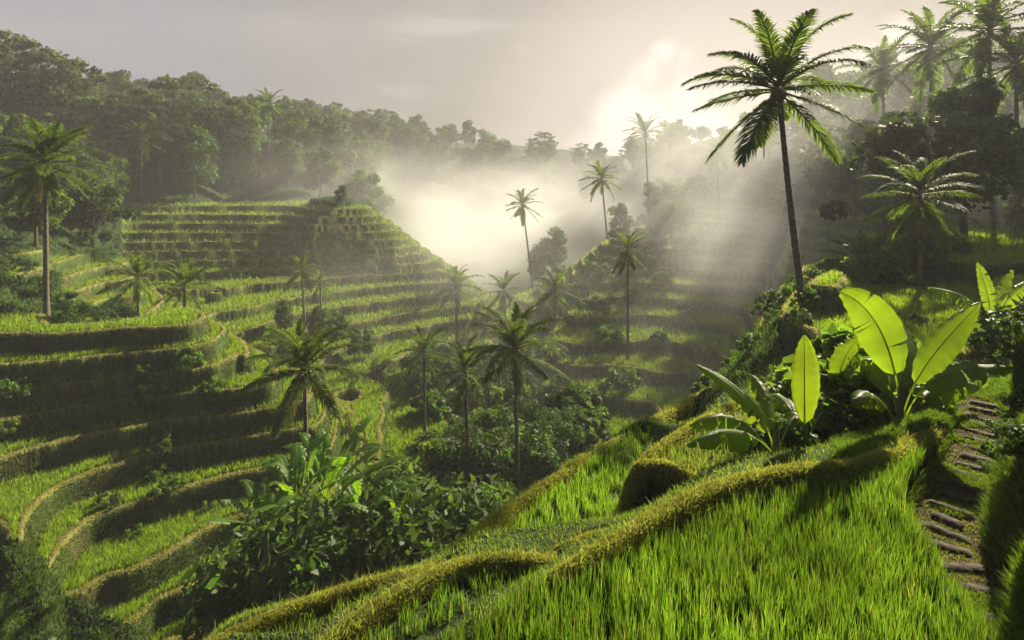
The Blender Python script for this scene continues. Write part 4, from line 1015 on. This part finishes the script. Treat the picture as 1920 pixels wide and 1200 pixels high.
for x, y in pts: shrub(x, y, R2.uniform(.8, 1.9), 'misty right slope bush ' + zone(x, y, [(1040, 'left of the yellowing misty palm'), (1110, 'left of the long bare trunk'), (1177, 'just left of the long bare trunk'), (1240, 'just right of the long bare trunk'), (9999, 'right towards the tallest palm')], [(500, 'on the highest terraces,'), (580, 'on the upper terraces,'), (680, 'on the middle terraces,'), (9999, 'low on the slope,')]), None, 'bushes on the misty right slope')

# ------------------------------------------------------------------ forests
R3 = random.Random(8)
def tree(x, y, s, kind_, label, group, sz=None): return plant('tree', TREES[kind_][R3.randrange(len(TREES[kind_]))], x, y, s, label, 'tree', group, r=R3, sz=sz, sink=.3)
lf = lambda x, y: (gz(x, y, forest) > .5 and (x / y < -.5 or y > 111) and (x / y < -.735 or y > 92)) or (x / y < -.735 and y > 44 and gz(x, y, leftband) > .5)
pts = scatter_pts(142, lambda x, y: lf(x, y) and (x < -.1 * y) , lambda y: 4.3 + max(0, y - 60) * .018, 31, (-1.08, -.25, 44, 190))
for x, y in pts:
    k_ = R3.choice(['round', 'round', 'tall', 'tall', 'tall'])
    tree(x, y, R3.uniform(.75, 1.2) * (.65 if y < 60 else 1), k_, ('narrow' if k_ == 'tall' else 'round') + ' tree of the left hill ' + zone(x, y, LC, LR), 'trees of the forest on the left hill')
for px_, Y_, s_ in [(40, 96, 2.05), (95, 98, 1.9), (-10, 97, 2.0), (150, 102, 1.3), (345, 110, 1.75), (385, 112, 1.5), (250, 110, 1.15), (425, 116, .85)]:
    tree((px_ - 960) / 1000 * Y_, Y_, s_, 'umbrella', 'dark spreading umbrella tree, ' + {40: 'above the far left palm', 95: 'second along the left skyline', -10: 'cut by the left photo edge', 150: 'at the right foot of the big left skyline dome', 345: 'tallest of the middle skyline', 385: 'right of the tallest middle skyline tree', 250: 'in the dip of the left skyline', 425: 'smallest, towards the lone ridge palm'}[px_], 'umbrella trees on the left skyline')
pts = scatter_pts(98, lambda x, y: gz(x, y) > -10, lambda y: 6.8, 33, (-.42, .32, 195, 285))
for x, y in pts:
    k_ = R3.choice(['round', 'umbrella', 'tall']); tree(x, y, R3.uniform(.9, 1.35), k_, {'round': 'round', 'umbrella': 'flat topped', 'tall': 'narrow'}[k_] + ' distant ridge tree ' + zone(x, y, DC, DR), 'trees of the distant ridge')
pts = scatter_pts(64, lambda x, y: gz(x, y) > -9 and x > .27 * y and x / y < 1.12 and (y > 78 or x > .62 * y) and (y > 46 or x > .76 * y), lambda y: 4.2 + max(0, y - 50) * .02, 37, (.27, 1.12, 36, 170))
for x, y in pts:
    hi = x / y > .85
    tree(x, y, R3.uniform(.55, .85) if hi or x / y < .52 else R3.uniform(.8, 1.15), R3.choice(['round', 'tall', 'round']), 'shadowy right hill forest tree ' + zone(x, y, RC, LR), 'trees of the forest on the right hill')
for px_, Y_, s_ in [(1040, 98, .8), (1010, 100, .7), (1160, 80, .6), (640, 84, .3), (1280, 90, .5)]:
    tree((px_ - 960) / 1000 * Y_, Y_, s_, 'tall', 'pale tree rising out of the valley mist', 'pale trees in the valley mist')

# ------------------------------------------------------------------ air
def vol_obj(name, lo, hi, build):
    x0, y0, z0 = lo; x1, y1, z1 = hi
    v = [(x, y, z) for x in (x0, x1) for y in (y0, y1) for z in (z0, z1)]
    f = np.array([(0, 1, 3, 2), (4, 6, 7, 5), (0, 4, 5, 1), (2, 3, 7, 6), (0, 2, 6, 4), (1, 5, 7, 3)])
    m, N, L = new_mat(name + '_air'); out = N.new('ShaderNodeOutputMaterial'); build(N, L, out)
    o = mesh_obj(name, np_mesh(name, v, f, m)); return o
zlo, zhi = float(TZ.min()) - 1.0, max(float(TZ.max()) + 1.0, 33.0)
def haze_nodes(N, L, out):
    p = N.new('ShaderNodeVolumePrincipled'); p.inputs['Color'].default_value = (.96, .96, .96, 1); p.inputs['Density'].default_value = .0007; p.inputs['Anisotropy'].default_value = .12
    L.new(p.outputs[0], out.inputs['Volume'])
tag(vol_obj('haze', (-620, -12, zlo), (620, 480, zhi), haze_nodes), 'thin morning haze filling the valley', 'haze', None, 'stuff')
def mist_nodes(dens, zb, zt, scale, cx, cyy, rx, ry, thr=.42):
    def f(N, L, out):
        p = N.new('ShaderNodeVolumePrincipled'); p.inputs['Color'].default_value = (.97, .97, .97, 1); p.inputs['Anisotropy'].default_value = .2
        g_ = N.new('ShaderNodeNewGeometry'); s = N.new('ShaderNodeSeparateXYZ'); L.new(g_.outputs['Position'], s.inputs[0])
        def M(op, a, b, clamp=False):
            n = N.new('ShaderNodeMath'); n.operation = op; n.use_clamp = clamp
            for i, v in enumerate((a, b)):
                if hasattr(v, 'links'): L.new(v, n.inputs[i])
                else: n.inputs[i].default_value = v
            return n.outputs[0]
        def MR(x, a, b, c, d):
            n = N.new('ShaderNodeMapRange'); n.interpolation_type = 'SMOOTHSTEP'; L.new(x, n.inputs[0])
            for i, v in zip((1, 2, 3, 4), (a, b, c, d)): n.inputs[i].default_value = v
            return n.outputs[0]
        hgt = MR(s.outputs[2], zb, zt, 1, 0)
        dx = M('DIVIDE', M('SUBTRACT', s.outputs[0], cx), rx); dy = M('DIVIDE', M('SUBTRACT', s.outputs[1], cyy), ry)
        rr = M('ADD', M('MULTIPLY', dx, dx), M('MULTIPLY', dy, dy)); rad = MR(rr, .25, 1.0, 1, 0)
        mp = N.new('ShaderNodeMapping'); mp.inputs['Scale'].default_value = (1, .7, 2.2); L.new(g_.outputs['Position'], mp.inputs[0])
        nz = N.new('ShaderNodeTexNoise'); nz.inputs['Scale'].default_value = scale; nz.inputs['Detail'].default_value = 3; L.new(mp.outputs[0], nz.inputs['Vector'])
        nn = MR(nz.outputs['Fac'], thr, .68, .12, 1)
        L.new(M('MULTIPLY', M('MULTIPLY', M('MULTIPLY', hgt, rad), nn), dens), p.inputs['Density'])
        L.new(p.outputs[0], out.inputs['Volume'])
    return f
tag(vol_obj('mist', (-90, 70, -23), (75, 262, 13), mist_nodes(.021, -16, 13, .03, -8, 160, 84, 104, .34)), 'bright morning mist lying in the far valley', 'mist', None, 'stuff')
tag(vol_obj('mist', (-30, 42, -21.5), (46, 69.5, -1), mist_nodes(.013, -12, -1, .06, 10, 58, 38, 19, .38)), 'thin sunlit mist drifting over the right slope', 'mist', None, 'stuff')
tag(vol_obj('mist', (9, 34, -12), (61, 96, 22), mist_nodes(.016, 2, 22, .05, 34, 62, 27, 30, .36)), 'mist with sunbeams slanting in front of the right hill forest', 'mist', None, 'stuff')
